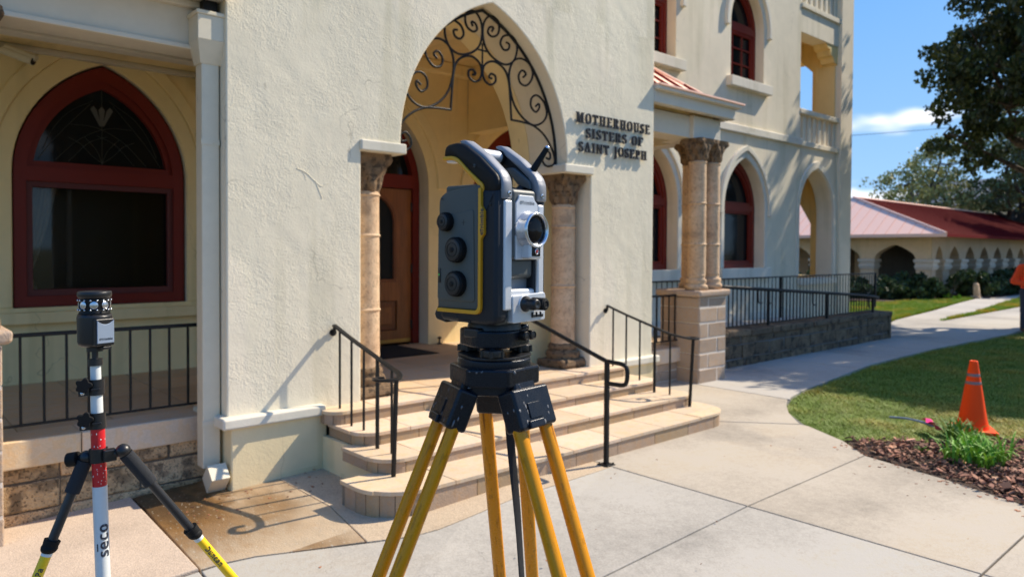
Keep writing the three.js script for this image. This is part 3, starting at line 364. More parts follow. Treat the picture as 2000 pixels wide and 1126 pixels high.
function base(cx, cz, y0, r, hh) { const pr = [[0, 0], [r * 1.55, 0], [r * 1.58, 0.06], [r * 1.50, 0.085], [r * 1.28, 0.10], [r * 1.42, 0.14], [r * 1.36, 0.175], [r * 1.12, 0.19], [r * 1.2, 0.22], [r * 1.16, 0.25], [r * 0.98, 0.27], [0, 0.27]].map(([a, b]) => new THREE.Vector2(a, b * hh / 0.27)); const g = new THREE.LatheGeometry(pr, 40); g.translate(cx, y0, cz); rough(g, 0.02, 531 + Math.round(cx)); return boxUV(g); }
for (const [cx, s] of [[3.385, 0], [5.935, 1]]) {
  const cz = -5.76, c = P('column', shaft(cx, cz, F + 0.24, 2.27, 0.133, s ? [1.36, 2.02, 2.24] : [1.22, 1.88, 2.24]), M.column, s ? 'weathered stone column at the right of the arch' : 'sunlit stone column at the left of the arch');
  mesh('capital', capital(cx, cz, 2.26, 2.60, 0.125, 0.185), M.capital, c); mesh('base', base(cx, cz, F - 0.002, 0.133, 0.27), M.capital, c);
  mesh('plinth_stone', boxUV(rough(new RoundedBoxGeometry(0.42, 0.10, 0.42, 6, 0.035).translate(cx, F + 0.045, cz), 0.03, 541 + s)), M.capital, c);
  mesh('abacus', s ? box(5.66, 6.12, 2.598, 2.688, -6.099, ZT + 0.035, 0.012) : box(3.185, 3.64, 2.598, 2.688, -6.099, ZT + 0.035, 0.012), M.trim, c);
}
// main wall with its openings
const W1 = [10.85, 0.80, 1.40, 2.66, 1.08], W2 = [14.06, 0.80, 1.40, 2.66, 1.08], WL = [1.885, 0.79, 1.18, 2.47, 1.14], WM = [7.44, 0.79, 1.18, 2.47, 1.14], U1 = [10.9, 0.66, 5.38, 6.5, 0.92], U2 = [14.12, 0.66, 5.38, 6.5, 0.92], DR = [4.66, 1.22, F - 0.1, 2.62, 1.12];
P('main_wall', extrudeXY(shp(rect(-8, -0.4, 16.44, 10.4), ...[W1, W2, WL, WM, U1, U2, DR].map((w) => archLoop(...w))), ZM - 0.45, 0.45), M.wing, 'pale stucco wall of the long wing');
P('porch_wall', extrudeXY(shp(rect(-4, F, 2.768, 3.70), archLoop(...WL)), ZM, 0.012), M.cream, 'cream wall inside the left porch');
P('porch_wall', extrudeXY(shp(rect(2.77, F - 0.2, 6.55, 4.36), archLoop(...DR)), ZM, 0.012), M.cream); P('porch_wall', extrudeXY(shp(rect(6.552, F, 9.2, 3.70), archLoop(...WM)), ZM, 0.012), M.cream);
P('room_dark', box(-8, 16.4, -0.3, 10.3, ZM - 0.9, ZM - 0.8), M.black);  // black sheet standing in for the darkness of the unlit rooms
P('wall_base', box(9.1, 16.44, -0.1, 0.47, ZM, ZM + 0.05), M.trim); P('string_course', box(7.23, 16.45, 4.235, 4.40, ZM, ZM + 0.07, 0.02), M.trim);
{ // big window of the left porch with a leaded flower in its fanlight
  const w = windowUnit(1.885, 0.775, 1.185, 2.47, 1.12, ZM - 0.03, { screen: 1, see: 1, transom: 2.47 }), z = ZM - 0.125;
  hood(1.885, 0.79, 2.47, 1.14, 0.155, 0.27, 0.2, ZM + 0.012, 0.035, M.cream); hood(1.885, 0.79, 2.47, 1.14, 0.002, 0.155, 1.285, ZM + 0.012, 0.012, M.cream);
  sill(0.9, 2.80, 1.03, 1.14, ZM, 0.1, M.cream);
  { const cv = (x0, x1, n) => { const g = new THREE.PlaneGeometry(1, 1.35, 60, 8), p = g.attributes.position; for (let i = 0; i < p.count; i++) { const u = p.getX(i) + 0.5, v = p.getY(i) / 1.35 + 0.5, pull = 0.35 + 0.65 * Math.abs(v - 0.25) ** 0.8; p.setX(i, x0 + (x1 - x0) * u * pull); p.setZ(i, ZM - 0.36 + 0.022 * Math.sin(u * n * 6.283 + v)); p.setY(i, 1.15 + 1.35 * v); } g.computeVertexNormals(); return g; }; P('curtain', cv(1.12, 1.62, 9), M.curtain, 'drawn back curtain behind the window glass'); P('window_dark', box(0.9, 2.9, 0.9, 3.7, ZM - 0.72, ZM - 0.66), M.black); }  // black box behind the curtain paints the room as dark
  const ln = (pts) => tube(pts.map(([x, y]) => [1.885 + x, y, z + 0.016]), 0.0022, 24, 5), L = [];
  for (const s of [-1, 1]) { L.push(ln([[0.0 * s, 2.62], [0.05 * s, 2.75], [0.16 * s, 2.88]]), ln([[0, 2.62], [0.10 * s, 2.70], [0.19 * s, 2.80], [0.3 * s, 2.86]]), ln([[-0.42 * s, 2.62], [-0.2 * s, 2.85], [0.05 * s, 2.98], [0.28 * s, 2.99]]), ln([[0.30 * s, 2.62], [0.12 * s, 2.82], [-0.05 * s, 2.9]]), ln([[0.52 * s, 2.72], [0.42 * s, 2.95], [0.28 * s, 3.12], [0.08 * s, 3.25]]), ln([[0.56 * s, 2.62], [0.40 * s, 2.86], [0.10 * s, 3.22]]), ln([[0, 3.02], [0.04 * s, 3.1], [0.1 * s, 3.19]])); }
  L.push(ln([[0, 2.6], [0, 2.8], [0, 3.0], [0, 3.38]])); mesh('leaded_lines', merge(L), M.lead, w);
  for (const s of [-1, 0, 1]) mesh('petal', extrudeXY(shp([[1.885 + s * 0.012 - 0.008, 3.0], [1.885 + s * 0.075 - 0.028, 3.165], [1.885 + s * 0.075, 3.20], [1.885 + s * 0.075 + 0.028, 3.165], [1.885 + s * 0.012 + 0.008, 3.0]]), z + 0.012, 0.006), M.petal, w);
}
windowUnit(7.44, 0.775, 1.185, 2.47, 1.12, ZM - 0.03, {}); hood(7.44, 0.79, 2.47, 1.14, 0.10, 0.24, 0.2, ZM + 0.012, 0.035, M.cream);
for (const w of [W1, W2]) { windowUnit(w[0], w[1] - 0.012, w[2], w[3], w[4], ZM - 0.22, { transom: 2.70 }); hood(w[0], w[1], w[3], w[4], 0.12, 0.21, 0.12, ZM, 0.07); hood(w[0], w[1], w[3], w[4], 0.004, 0.12, 1.24, ZM, 0.025); sill(w[0] - 0.98, w[0] + 0.98, 1.20, 1.41, ZM, 0.1); }
for (const w of [U1, U2]) { windowUnit(w[0], w[1] - 0.012, w[2], w[3], w[4], ZM - 0.2, { bars: 1, fr: 0.075, transom: 6.52 }); hood(w[0], w[1], w[3], w[4], 0.13, 0.24, 0.1, ZM, 0.07); sill(w[0] - 0.82, w[0] + 0.82, 5.16, 5.36, ZM, 0.14); }
// entrance doors
{
  const zf = ZM - 0.2, hw = 1.21, fr = 0.10;
  const d0 = P('door_frame', extrudeXY(shp([[3.45, F], [3.45, 2.62], ...archPts(4.66, hw, 2.62, 1.11), [5.87, 2.62], [5.87, F], [5.77, F], [5.77, 2.60], [4.66, 2.6], [3.55, 2.60], [3.55, F]], [[3.56, 2.78], ...archPts(4.66, hw - fr, 2.62, 1.11 - 0.13).filter((p) => p[1] > 2.78), [5.76, 2.78]]), zf - 0.12, 0.12, 0.004), M.red);
  mesh('pane', extrudeXY(shp([[3.56, 2.72], ...archPts(4.66, hw - fr + 0.02, 2.62, 1.0).filter((p) => p[1] > 2.72), [5.76, 2.72]]), zf - 0.11, 0.012), M.glass, d0); mesh('glazing_bar', box(4.60, 4.72, 2.76, 3.62, zf - 0.09, zf - 0.02), M.red, d0);
  for (const s of [-1, 1]) {
    const cx = 4.66 + s * 0.555, g = archLoop(cx, 0.30, 1.32, 2.12, 0.42), d = P('door', extrudeXY(shp(rect(cx - 0.548, F + 0.02, cx + 0.548, 2.59), g, rect(cx - 0.32, F + 0.2, cx + 0.32, 1.06)), zf - 0.1, 0.055, 0.003), M.wood, s > 0 ? 'right varnished wooden door leaf with arched glass' : undefined);
    mesh('door_glass', extrudeXY(shp(archLoop(cx, 0.31, 1.3, 2.12, 0.44)), zf - 0.085, 0.01), M.dullglass, d); mesh('glass_bead', extrudeXY(shp(archLoop(cx, 0.305, 1.315, 2.12, 0.425), archLoop(cx, 0.27, 1.35, 2.12, 0.37)), zf - 0.07, 0.035, 0.006), M.wooddark, d);
    mesh('door_panel', box(cx - 0.31, cx + 0.31, F + 0.21, 1.05, zf - 0.095, zf - 0.07), M.wooddark, d); mesh('raised_panel', box(cx - 0.24, cx + 0.24, F + 0.28, 0.98, zf - 0.072, zf - 0.05, 0.012), M.wood, d); mesh('kick_plate', box(cx - 0.53, cx + 0.53, F + 0.03, F + 0.075, zf - 0.046, zf - 0.038), M.brass, d);
    for (const y of [0.72, 1.5, 2.35]) mesh('hinge', boxUV(at(cyl(0.014, 0.014, 0.12, 10), cx + s * 0.55, y, zf - 0.035)), M.black, d);
  }
  hood(4.66, 1.22, 2.62, 1.12, 0.14, 0.27, 0.02, ZM + 0.012, 0.045, M.cream);
}
// floors: terrace and porch tiles, stone walls below
function tiledFloor(x0, x1, z0, z1, nx, nz, seed) { const q = mul(seed), fl = P('terrace_floor', box(x0 + 0.01, x1 - 0.01, -0.2, F - 0.012, z0, z1 - 0.03), M.grout); for (let i = 0; i < nx; i++) for (let j = 0; j < nz; j++) { const g = 0.003; mesh('floor_tile', box(lerp(x0, x1, i / nx) + g, lerp(x0, x1, (i + 1) / nx) - g, F - 0.03, F - (q() * 0.0015), lerp(z0, z1, j / nz) + g, lerp(z0, z1, (j + 1) / nz) - g), M.floor[Math.floor(q() * 3)], fl); } }
tiledFloor(2.9, 6.44, -8.49, -5.535, 6, 5, 5); tiledFloor(-1.0, 2.055, ZM, -5.87, 5, 4, 6); tiledFloor(7.235, 9.0, ZM, -5.87, 3, 4, 7); tiledFloor(2.06, 2.895, ZM, -6.105, 1, 4, 8); tiledFloor(6.445, 7.23, ZM, -6.105, 1, 4, 9);
function coping(x0, x1, n, q) { for (let i = 0; i < n; i++) P('coping_slab', box(lerp(x0, x1, i / n) + 0.003, lerp(x0, x1, (i + 1) / n) - 0.003, F - 0.19, F + 0.002, -6.15, -5.845 + q() * 0.004, 0.012), M.tile[Math.floor(q() * 3)]); }
function stones(x0, x1, y0, rows, z, d, mats, mort, seed, wmin = 0.28, wmax = 0.6, parent = bld) { const q = mul(seed); let y = y0; const w = mesh('stone_wall', box(x0, x1, y0, y0 + rows.reduce((a, b) => a + b, 0), z - d, z - 0.014), mort, parent); for (const h of rows) { let x = x0; while (x < x1 - 0.02) { let wd = lerp(wmin, wmax, q()); if (x1 - x - wd < 0.14) wd = x1 - x; const g = parent === bld ? 0.0035 : 0.006, s = boxUV(rough(new RoundedBoxGeometry(wd - 2 * g, h - 2 * g, 0.1, 4, 0.014).translate(x + wd / 2, y + h / 2, z - 0.05 + (q() - 0.5) * 0.018), 0.017, Math.floor(q() * 900), 14)); mesh('stone_block', s, mats[Math.floor(q() * mats.length)], w); x += wd; } y += h; } return w; }
{ const q = mul(17); coping(-0.6, 2.055, 3, q); coping(7.235, 8.32, 2, q); stones(-0.6, 2.055, -0.32, [0.115, 0.165, 0.195, 0.11], -5.88, 0.25, M.stone, M.oldmortar, 21, 0.42, 0.78); stones(7.235, 8.32, -0.1, [0.12, 0.13, 0.115], -5.88, 0.25, M.pierstone, M.mortar, 22); }
// stone piers with clusters of four columns, beams and the porch roofs
function pier(cx, right) {
  const q = mul(31 + right), g = P('pier', box(cx - 0.31, cx + 0.31, -0.2, 1.14, -6.18, -5.549), M.pointing, right ? 'stone pier of the right porch' : undefined);
  let y = right ? -0.02 : -0.15; for (let k = 0; k < 6 && y < 1.1; k++) { const h = Math.min(k === 5 ? 1.14 - y : 0.205, 1.142 - y); if (h < 0.05) break; const sp = k % 2 ? 0.33 : 0.66; for (const [a, b] of [[0, sp], [sp, 1]]) mesh('stone_block', boxUV(rough(new RoundedBoxGeometry(0.64 * (b - a) - 0.012, h - 0.018, 0.08, 3, 0.012).translate(cx - 0.32 + 0.64 * (a + b) / 2, y + h / 2, -5.585), 0.008, 600 + k * 7 + Math.round(a * 9), 12)), M.pierstone[Math.floor(q() * 3)], g); mesh('stone_block', boxUV(rough(new RoundedBoxGeometry(0.08, h - 0.012, 0.62, 3, 0.012).translate(cx - 0.285, y + h / 2, -5.865), 0.006, 640 + k, 12)), M.pierstone[0], g); mesh('stone_block', box(cx + 0.25, cx + 0.325, y + 0.006, y + h - 0.006, -6.17, -5.63, 0.012), M.pierstone[0], g); y += h; }
  mesh('pier_cap', boxUV(rough(new RoundedBoxGeometry(0.74, 0.09, 0.74, 6, 0.03).translate(cx, 1.19, -5.87), 0.018, 651)), M.pierstone[2], g);
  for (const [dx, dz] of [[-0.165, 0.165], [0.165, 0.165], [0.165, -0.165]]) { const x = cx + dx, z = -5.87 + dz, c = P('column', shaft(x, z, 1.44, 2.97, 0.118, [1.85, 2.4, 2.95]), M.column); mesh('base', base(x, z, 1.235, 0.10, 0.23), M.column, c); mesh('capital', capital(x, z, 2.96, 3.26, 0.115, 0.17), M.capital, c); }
}
pier(0.36, 0); pier(8.63, 1);
{ // left porch: beam, stepped soffit, overhang
  P('beam', box(-3, 2.055, 3.28, 3.56, -6.02, -5.74, 0.006), M.beam, 'painted beam across the left porch'); P('beam_lip', box(-3, 2.055, 3.245, 3.281, -6.0, -5.715, 0.008), M.beam);
  [[-6.2, -6.005, 3.30], [-6.36, -6.2, 3.33], [-6.50, -6.36, 3.31], [-6.66, -6.5, 3.345]].forEach(([a, b, y]) => P('soffit_board', box(-3, a < -6.15 ? 2.76 : 2.055, y, y + 0.25, a + 0.004, b - 0.004, 0.006), M.beam));
  P('ceiling', box(-3, 2.765, 3.66, 3.74, -8.285, -6.665), M.cream); P('porch_cornice', box(-3, 2.76, 3.60, 3.66, -8.285, -8.2, 0.02), M.beam);
  P('eave_soffit', box(-3, 2.055, 3.60, 3.64, -5.9, -5.40), M.beam); P('cornice', box(-3, 2.055, 3.55, 3.60, -5.76, -5.68, 0.012), M.beam); P('gutter', box(-3, 2.055, 3.62, 3.78, -5.48, -5.36, 0.02), M.beam);
}
{ // right porch: beam, capital block, hipped metal roof
  P('beam', box(7.235, 8.95, 3.27, 3.56, -6.05, -5.72, 0.006), M.beam); P('beam_block', box(8.30, 8.94, 3.262, 3.565, -6.2, -5.66, 0.008), M.beam); P('beam', box(8.62, 8.94, 3.27, 3.56, -8.29, -6.21, 0.006), M.beam); P('wall_bracket', box(7.235, 7.40, 3.30, 3.52, -5.98, -5.66, 0.02), M.beam);
  P('ceiling', box(7.235, 8.9, 3.575, 3.62, -8.29, -5.75), M.cream); P('fascia', box(7.235, 9.06, 3.565, 3.73, -5.60, -5.50, 0.02), M.beam); P('fascia', box(8.96, 9.06, 3.565, 3.73, -8.29, -5.602, 0.02), M.beam); P('gutter_edge', box(7.235, 9.13, 3.715, 3.775, -5.62, -5.43, 0.02), M.beam);
  const e = 3.78, rise = 1.80, roof = new THREE.BufferGeometry(), A0 = [7.235, e, -5.42], B0 = [9.15, e, -5.42], C0 = [9.15, e, -8.29], k = e + 0.11, A = [7.235, k, -5.78], B = [8.70, k, -5.78], C = [8.70, k, -8.29], D = [7.235, e + rise, -8.29], E2 = [7.6, e + rise, -8.29];
  roof.setAttribute('position', new THREE.Float32BufferAttribute([A, B, E2, A, E2, D, B, C, E2, A0, B0, B, A0, B, A, B0, C0, C, B0, C, B].flat(), 3)); roof.computeVertexNormals();
  const rf = P('porch_roof', boxUV(roof), M.roofglare, 'small hipped red metal porch roof'); mesh('roof_edge', box(7.235, 9.16, 3.768, 3.79, -8.29, -5.41), M.roofglare, rf);  // red metal, its glare painted in as pale pink
  for (let i = 0; i < 5; i++) { const x = 7.3 + i * 0.32, t = clamp((8.70 - x) / (8.70 - 7.6)); mesh('roof_seam', rod([x, k + 0.012, -5.78], [x, lerp(k, e + rise, t) + 0.012, lerp(-5.78, -8.29, t)], 0.020, 6), M.roofred, rf); } mesh('roof_hip', rod(B, E2, 0.035, 8), M.roofglare, rf);
}
// open gallery at the far end of the wing
{
  P('gallery_wall', extrudeXY(shp([[16.44, -0.3], [18.5, -0.3], [18.5, 4.24], [16.44, 4.24]], archLoop(17.34, 0.865, 1.12, 2.70, 1.05)), ZM - 0.42, 0.40), M.wing); hood(17.34, 0.865, 2.70, 1.05, 0.02, 0.16, 1.5, ZM - 0.03, 0.05); sill(16.46, 18.35, 0.98, 1.13, ZM - 0.02, 0.08);
  P('gallery_pier', box(18.45, 19.1, -0.3, 10.4, ZM - 0.62, ZM + 0.06), M.wing);
  P('gallery_back', box(16.4, 19.1, -0.3, 10.4, -12.2, -11.8), M.yellow); P('gallery_side', box(16.40, 16.47, -0.3, 10.4, -11.8, ZM - 0.45), M.yellow); P('reveal', box(18.40, 18.452, -0.3, 10.4, ZM - 0.60, ZM - 0.09), M.yellow);
  for (const [y, h] of [[4.05, 0.2], [7.2, 0.25]]) P('gallery_floor', box(16.46, 18.5, y - 0.02, y + h - 0.02, -11.8, ZM - 0.43), M.yellow);
  const ch = (y0) => [[16.44, y0], [16.44, y0 - 0.47], [16.62, y0 - 0.42], [16.98, y0 - 0.02], [17.94, y0 - 0.02], [18.1, y0 - 0.2], [18.12, y0 - 0.34], [18.4, y0 - 0.47], [18.46, y0]];
  P('gallery_beam', box(16.44, 18.452, 6.9, 7.46, ZM - 0.42, ZM - 0.02, 0.01), M.wing); for (const y of [6.9]) P('corbel', extrudeXY(shp([[18.455, y], [17.82, y], [17.90, y - 0.10], [18.02, y - 0.13], [18.08, y - 0.25], [18.2, y - 0.28], [18.26, y - 0.40], [18.455, y - 0.44]]), ZM - 0.40, 0.36, 0.01), M.yellow);
  for (const y0 of [4.24, 7.46]) { const b = P('balustrade', box(16.45, 18.47, y0, y0 + 0.12, ZM - 0.30, ZM + 0.03, 0.015), M.wing); mesh('top_rail', box(16.45, 18.47, y0 + 0.76, y0 + 0.88, ZM - 0.30, ZM + 0.02, 0.02), M.wing, b); for (let i = 0; i < 8; i++) { const x = 16.55 + i * 0.26; mesh('baluster', merge([box(x - 0.075, x + 0.075, y0 + 0.115, y0 + 0.77, ZM - 0.22, ZM - 0.06, 0.03)]), M.wing, b); } }
  const side = shp([[8.9, -0.3], [11.85, -0.3], [11.85, 10.4], [8.9, 10.4]], [[9.0, 1.15], [11.3, 1.15], [11.3, 2.5], [10.9, 3.2], [10.15, 3.62], [9.4, 3.2], [9.0, 2.5]], [[9.0, 5.0], [11.3, 5.0], [11.3, 6.4], [10.95, 6.75], [9.35, 6.75], [9.0, 6.4]]);
  const g = new THREE.ExtrudeGeometry(side, { depth: 0.6, bevelEnabled: false }); g.rotateY(Math.PI / 2); g.translate(18.47, 0, 0); P('gallery_wall', boxUV(g), M.yellow);
  P('parapet', box(-8, 19.3, 10.4, 10.7, -12.3, ZM + 0.2), M.trim);
}
// stucco repair scars on the front wall
{ const sc = []; for (const [pts, r] of [[[[2.62, 2.40], [2.70, 2.37], [2.76, 2.32], [2.83, 2.27], [2.86, 2.29]], 0.0042], [[[2.70, 2.37], [2.73, 2.42]], 0.003], [[[2.78, 2.31], [2.82, 2.22], [2.84, 2.17]], 0.004], [[[2.83, 2.27], [2.90, 2.30]], 0.004], [[[2.66, 2.385], [2.69, 2.345], [2.70, 2.31]], 0.003]]) sc.push(tube(pts.map(([x, y]) => [x, y, ZT - 0.001]), r, 20, 6)); P('stucco_scar', boxUV(merge(sc)), M.wall); }

// wrought iron grille in the arch
{
  const gr = thing('iron_grille', 'black wrought iron scroll grille filling the top of the entrance arch', 'grille', [4.66, 0, -5.66]);
  const sx = (x) => (x - 4.70) * 0.945, sy = (y) => y - 0.035;
  const C = [[[4.829, 3.987], [4.85, 4.03], [4.796, 4.021], [4.775, 3.967], [4.829, 3.937], [4.906, 3.969], [4.932, 4.049], [4.894, 4.124], [4.795, 4.133], [4.721, 4.054], [4.705, 3.936], [4.743, 3.813], [4.852, 3.726], [5.008, 3.687], [5.133, 3.734], [5.19, 3.847], [5.177, 3.947], [5.097, 3.995], [4.995, 3.97], [4.951, 3.894], [4.996, 3.836], [5.063, 3.849], [5.079, 3.902], [5.033, 3.915]],
    [[5.285, 3.597], [5.328, 3.639], [5.273, 3.669], [5.219, 3.612], [5.239, 3.538], [5.321, 3.517], [5.4, 3.573], [5.433, 3.665], [5.379, 3.752], [5.26, 3.788], [5.144, 3.745], [5.081, 3.624], [5.089, 3.472], [5.147, 3.311], [5.265, 3.189], [5.433, 3.12], [5.58, 3.159], [5.654, 3.257], [5.615, 3.376], [5.503, 3.44], [5.418, 3.401], [5.407, 3.312], [5.48, 3.261], [5.536, 3.312], [5.528, 3.355], [5.48, 3.322]],
    [[5.097, 3.338], [5.077, 3.504], [5.031, 3.615], [4.941, 3.675], [4.831, 3.689], [4.734, 3.639], [4.706, 3.561], [4.735, 3.484], [4.81, 3.451], [4.88, 3.49], [4.88, 3.548], [4.821, 3.563], [4.793, 3.526], [4.832, 3.516]],
    [[5.114, 3.136], [5.289, 3.132], [5.457, 3.109], [5.606, 3.037], [5.72, 2.925], [5.785, 2.805], [5.773, 2.73], [5.672, 2.70], [5.60, 2.74], [5.60, 2.81], [5.657, 2.865], [5.715, 2.836], [5.704, 2.78], [5.65, 2.79]]];
  for (const s of [1, -1]) { C.forEach((c) => { const pts = c.map(([x, y]) => [s * sx(x), sy(y), 0]); mesh('iron_scroll', tube(pts, 0.0115, pts.length * 8, 8), M.iron, gr); }); mesh('iron_bar', polyline([[s * sx(5.114), sy(3.136), 0], [s * sx(5.097), sy(3.338), 0]], 0.0115), M.iron, gr); const f = archPts(0, 1.045, 2.70, 1.435, 18); const half = (s > 0 ? f.slice(18) : f.slice(0, 19)).map(([x, y]) => [x, y, 0]); mesh('iron_bar', polyline(half, 0.015), M.iron, gr); }
  mesh('iron_cross', merge([rod([0, sy(3.845), 0], [0, sy(3.6), 0], 0.009), rod([-0.06, sy(3.775), 0], [0.06, sy(3.775), 0], 0.009)]), M.iron, gr);
}
// raised letters
{
  const s = thing('wall_sign', 'black raised letters spelling MOTHERHOUSE SISTERS OF SAINT JOSEPH on the stucco wall', 'sign', [0, 0, ZT + 0.020]);
  for (const [str, x0, x1, y0, y1] of [['MOTHERHOUSE', 5.825, 7.105, 3.150, 3.262], ['SISTERS OF', 5.985, 6.975, 2.995, 3.103], ['SAINT JOSEPH', 5.868, 7.050, 2.838, 2.946]]) {
    const gs = [...str].map((c) => (c === ' ' ? null : new TextGeometry(c, { font: serif, size: 1, depth: 0.2, curveSegments: 6, bevelEnabled: false }))); const w = gs.map((g) => { if (!g) return [0, 0.45]; g.computeBoundingBox(); return [g.boundingBox.min.x, g.boundingBox.max.x]; }), gap = 0.26, tot = w.reduce((a, b) => a + b[1] - b[0], 0) + gap * (gs.length - 1), k = (x1 - x0) / tot, ky = (y1 - y0) / 0.992; let x = x0;
    gs.forEach((g, i) => { const wd = w[i][1] - w[i][0]; if (g) { g.translate(-w[i][0], 0, 0); g.scale(k, ky, 0.1); g.translate(x, y0, 0); mesh('letter', boxUV(g), M.letter, s); } x += (wd + gap) * k; });
  }
}
// downspout with its collector box, lamp-like security camera
{
  const d = thing('downspout', 'cream square downspout with a tapered collector box at the left of the entrance wall', 'downspout', [1.985, 0, -5.66]);
  mesh('pipe', box(-0.065, 0.065, 0.10, 3.14, -0.075, 0.055, 0.01), M.paint, d);
  const fr = (w0, d0, y0, w1, d1, y1) => { const p = [], c = (w, dd, y) => [[-w, y, -0.075], [w, y, -0.075], [w, y, dd], [-w, y, dd]], A = c(w0, d0, y0), B = c(w1, d1, y1); for (let i = 0; i < 4; i++) { const j = (i + 1) % 4; p.push(A[i], B[i], A[j], A[j], B[i], B[j]); } p.push(A[0], A[1], A[2], A[0], A[2], A[3], B[0], B[2], B[1], B[0], B[3], B[2]); const g = new THREE.BufferGeometry(); g.setAttribute('position', new THREE.Float32BufferAttribute(p.flat(), 3)); g.computeVertexNormals(); return boxUV(g); };
  const b = mesh('collector_box', fr(0.075, 0.06, 3.13, 0.115, 0.13, 3.29), M.paint, d); mesh('box_body', box(-0.115, 0.115, 3.29, 3.47, -0.075, 0.13, 0.004), M.paint, b); mesh('box_rim', box(-0.125, 0.125, 3.47, 3.50, -0.08, 0.14, 0.006), M.paint, b); mesh('inlet_pipe', box(-0.05, 0.05, 3.5, 3.62, -0.04, 0.06), M.iron, b);
  const el = fr(0.067, 0.057, 0, 0.067, 0.057, 0.16); el.rotateX(0.75); el.translate(0, -0.02, 0.095); mesh('outlet_elbow', boxUV(el), M.paint, d);
  for (const y of [0.44, 2.55]) mesh('pipe_strap', merge([box(-0.07, 0.07, y - 0.02, y + 0.02, 0.054, 0.06), box(0.064, 0.07, y - 0.02, y + 0.02, -0.09, 0.06), at(rod([0.02, y, 0.06], [0.02, y, 0.066], 0.006), 0, 0, 0)]), M.paint, d);
  const c = thing('security_camera', 'small white security camera on the porch wall at the upper left', 'camera', [1.03, 3.545, -8.06], 0);
  mesh('mount', merge([rod([-0.06, 0.02, -0.22], [-0.06, 0.02, -0.1], 0.05), rod([-0.06, 0.02, -0.12], [-0.02, 0, 0], 0.018)]), M.paint, c); const dir = [0.19, -0.085, 0.12], bd = mesh('body', rod([-0.02, 0.01, -0.02], dir, 0.042, 18), M.paint, c); mesh('lens_ring', rod([0.186, -0.083, 0.118], [0.198, -0.089, 0.126], 0.036, 18), M.black, bd); mesh('sun_hood', rod([0.0, 0.035, 0.0], [0.215, -0.062, 0.14], 0.03, 14), M.paint, bd);
}
// ------------------------------------------------------------------ handrails and railings
function bar(a, b, w = 0.016) { a = V(a); b = V(b); const L = a.distanceTo(b), g = new RoundedBoxGeometry(w, L, w, 2, w * 0.18); const dir = b.clone().sub(a).normalize(); if (Math.abs(dir.y) < 0.999) { const x = new THREE.Vector3(0, 1, 0).cross(dir).normalize(), z = x.clone().cross(dir); g.applyMatrix4(new THREE.Matrix4().makeBasis(x, dir, z)); } const m = a.clone().add(b).multiplyScalar(0.5); return boxUV(g.translate(m.x, m.y, m.z)); }
function ribbon(pts, w, h, n = 40, tension = 0.5) { // flat bar swept along a curve, kept upright
  const c = new THREE.CatmullRomCurve3(pts.map(V), false, 'catmullrom', tension), P = c.getSpacedPoints(n), pos = [], idx = []; P.forEach((p, i) => { const t = c.getTangentAt(i / n), s = new THREE.Vector3(t.z, 0, -t.x).normalize(), u = t.clone().cross(s).normalize(); if (u.y < 0) u.negate(); for (const [a, b] of [[-1, -0.6], [-0.7, -1], [0.7, -1], [1, -0.6], [1, 0.6], [0.6, 1], [-0.6, 1], [-1, 0.6]]) { const q = p.clone().addScaledVector(s, a * w / 2).addScaledVector(u, b * h / 2); pos.push(q.x, q.y, q.z); } });
  for (let i = 0; i < n; i++) for (let k = 0; k < 8; k++) { const a = i * 8 + k, b = i * 8 + (k + 1) % 8; idx.push(a, a + 8, b, b, a + 8, b + 8); } for (let k = 1; k < 7; k++) { idx.push(0, k, k + 1); idx.push(n * 8, n * 8 + k + 1, n * 8 + k); }
  const g = new THREE.BufferGeometry(); g.setAttribute('position', new THREE.Float32BufferAttribute(pos, 3)); g.setIndex(idx); g.computeVertexNormals(); return boxUV(toCreasedNormals(g.toNonIndexed(), 0.6));
}
function stairRail(label, s, x0, wy) { // s = -1 left, +1 right: leaves the wall, slopes down over the steps and ends in an outward scroll
  const t = thing('stair_handrail', label, 'handrail', [x0, 0, 0], 0, 'black iron handrails of the entrance steps'), top = (z) => wy - (z + 5.5) * 0.277;
  const zE = -4.50, yE = top(zE);
  mesh('handrail', ribbon([[0, wy, -5.47], [0, top(-5.2), -5.2], [0, top(-4.85), -4.85], [0, top(-4.62), -4.62], [s * 0.015, yE + 0.012, -4.50], [s * 0.07, yE - 0.008, -4.395], [s * 0.16, yE - 0.012, -4.375], [s * 0.225, yE - 0.012, -4.43], [s * 0.20, yE - 0.012, -4.50], [s * 0.14, yE - 0.012, -4.49]], 0.042, 0.020, 80), M.iron, t);
  mesh('wall_bracket', merge([bar([0, wy - 0.008, -5.47], [0, wy - 0.06, -5.47], 0.022), at(cyl(0.03, 0.03, 0.012, 14).rotateX(Math.PI / 2), 0, wy - 0.06, -5.494), bar([0, wy - 0.055, -5.495], [0, wy - 0.055, -5.465], 0.018)]), M.iron, t);
  for (const [z, yb] of [[-5.38, F], [-5.19, 0.345], [-5.0, 0.345], [-4.60, 0.245]]) mesh('baluster', bar([0, yb - 0.01, z], [0, top(z) - 0.006, z], 0.0155), M.iron, t);
  mesh('post', bar([0, 0.235, -4.80], [0, top(-4.80) - 0.006, -4.80], 0.024), M.iron, t);
  mesh('post', bar([s * 0.10, 0.13, -4.42], [s * 0.10, yE - 0.02, -4.385], 0.027), M.iron, t);
}
stairRail('left handrail of the steps, ending in a scroll over the rounded step ends', -1, 2.935, 1.128);
stairRail('right handrail of the steps, ending beside the stone pier', 1, 6.36, 1.135);
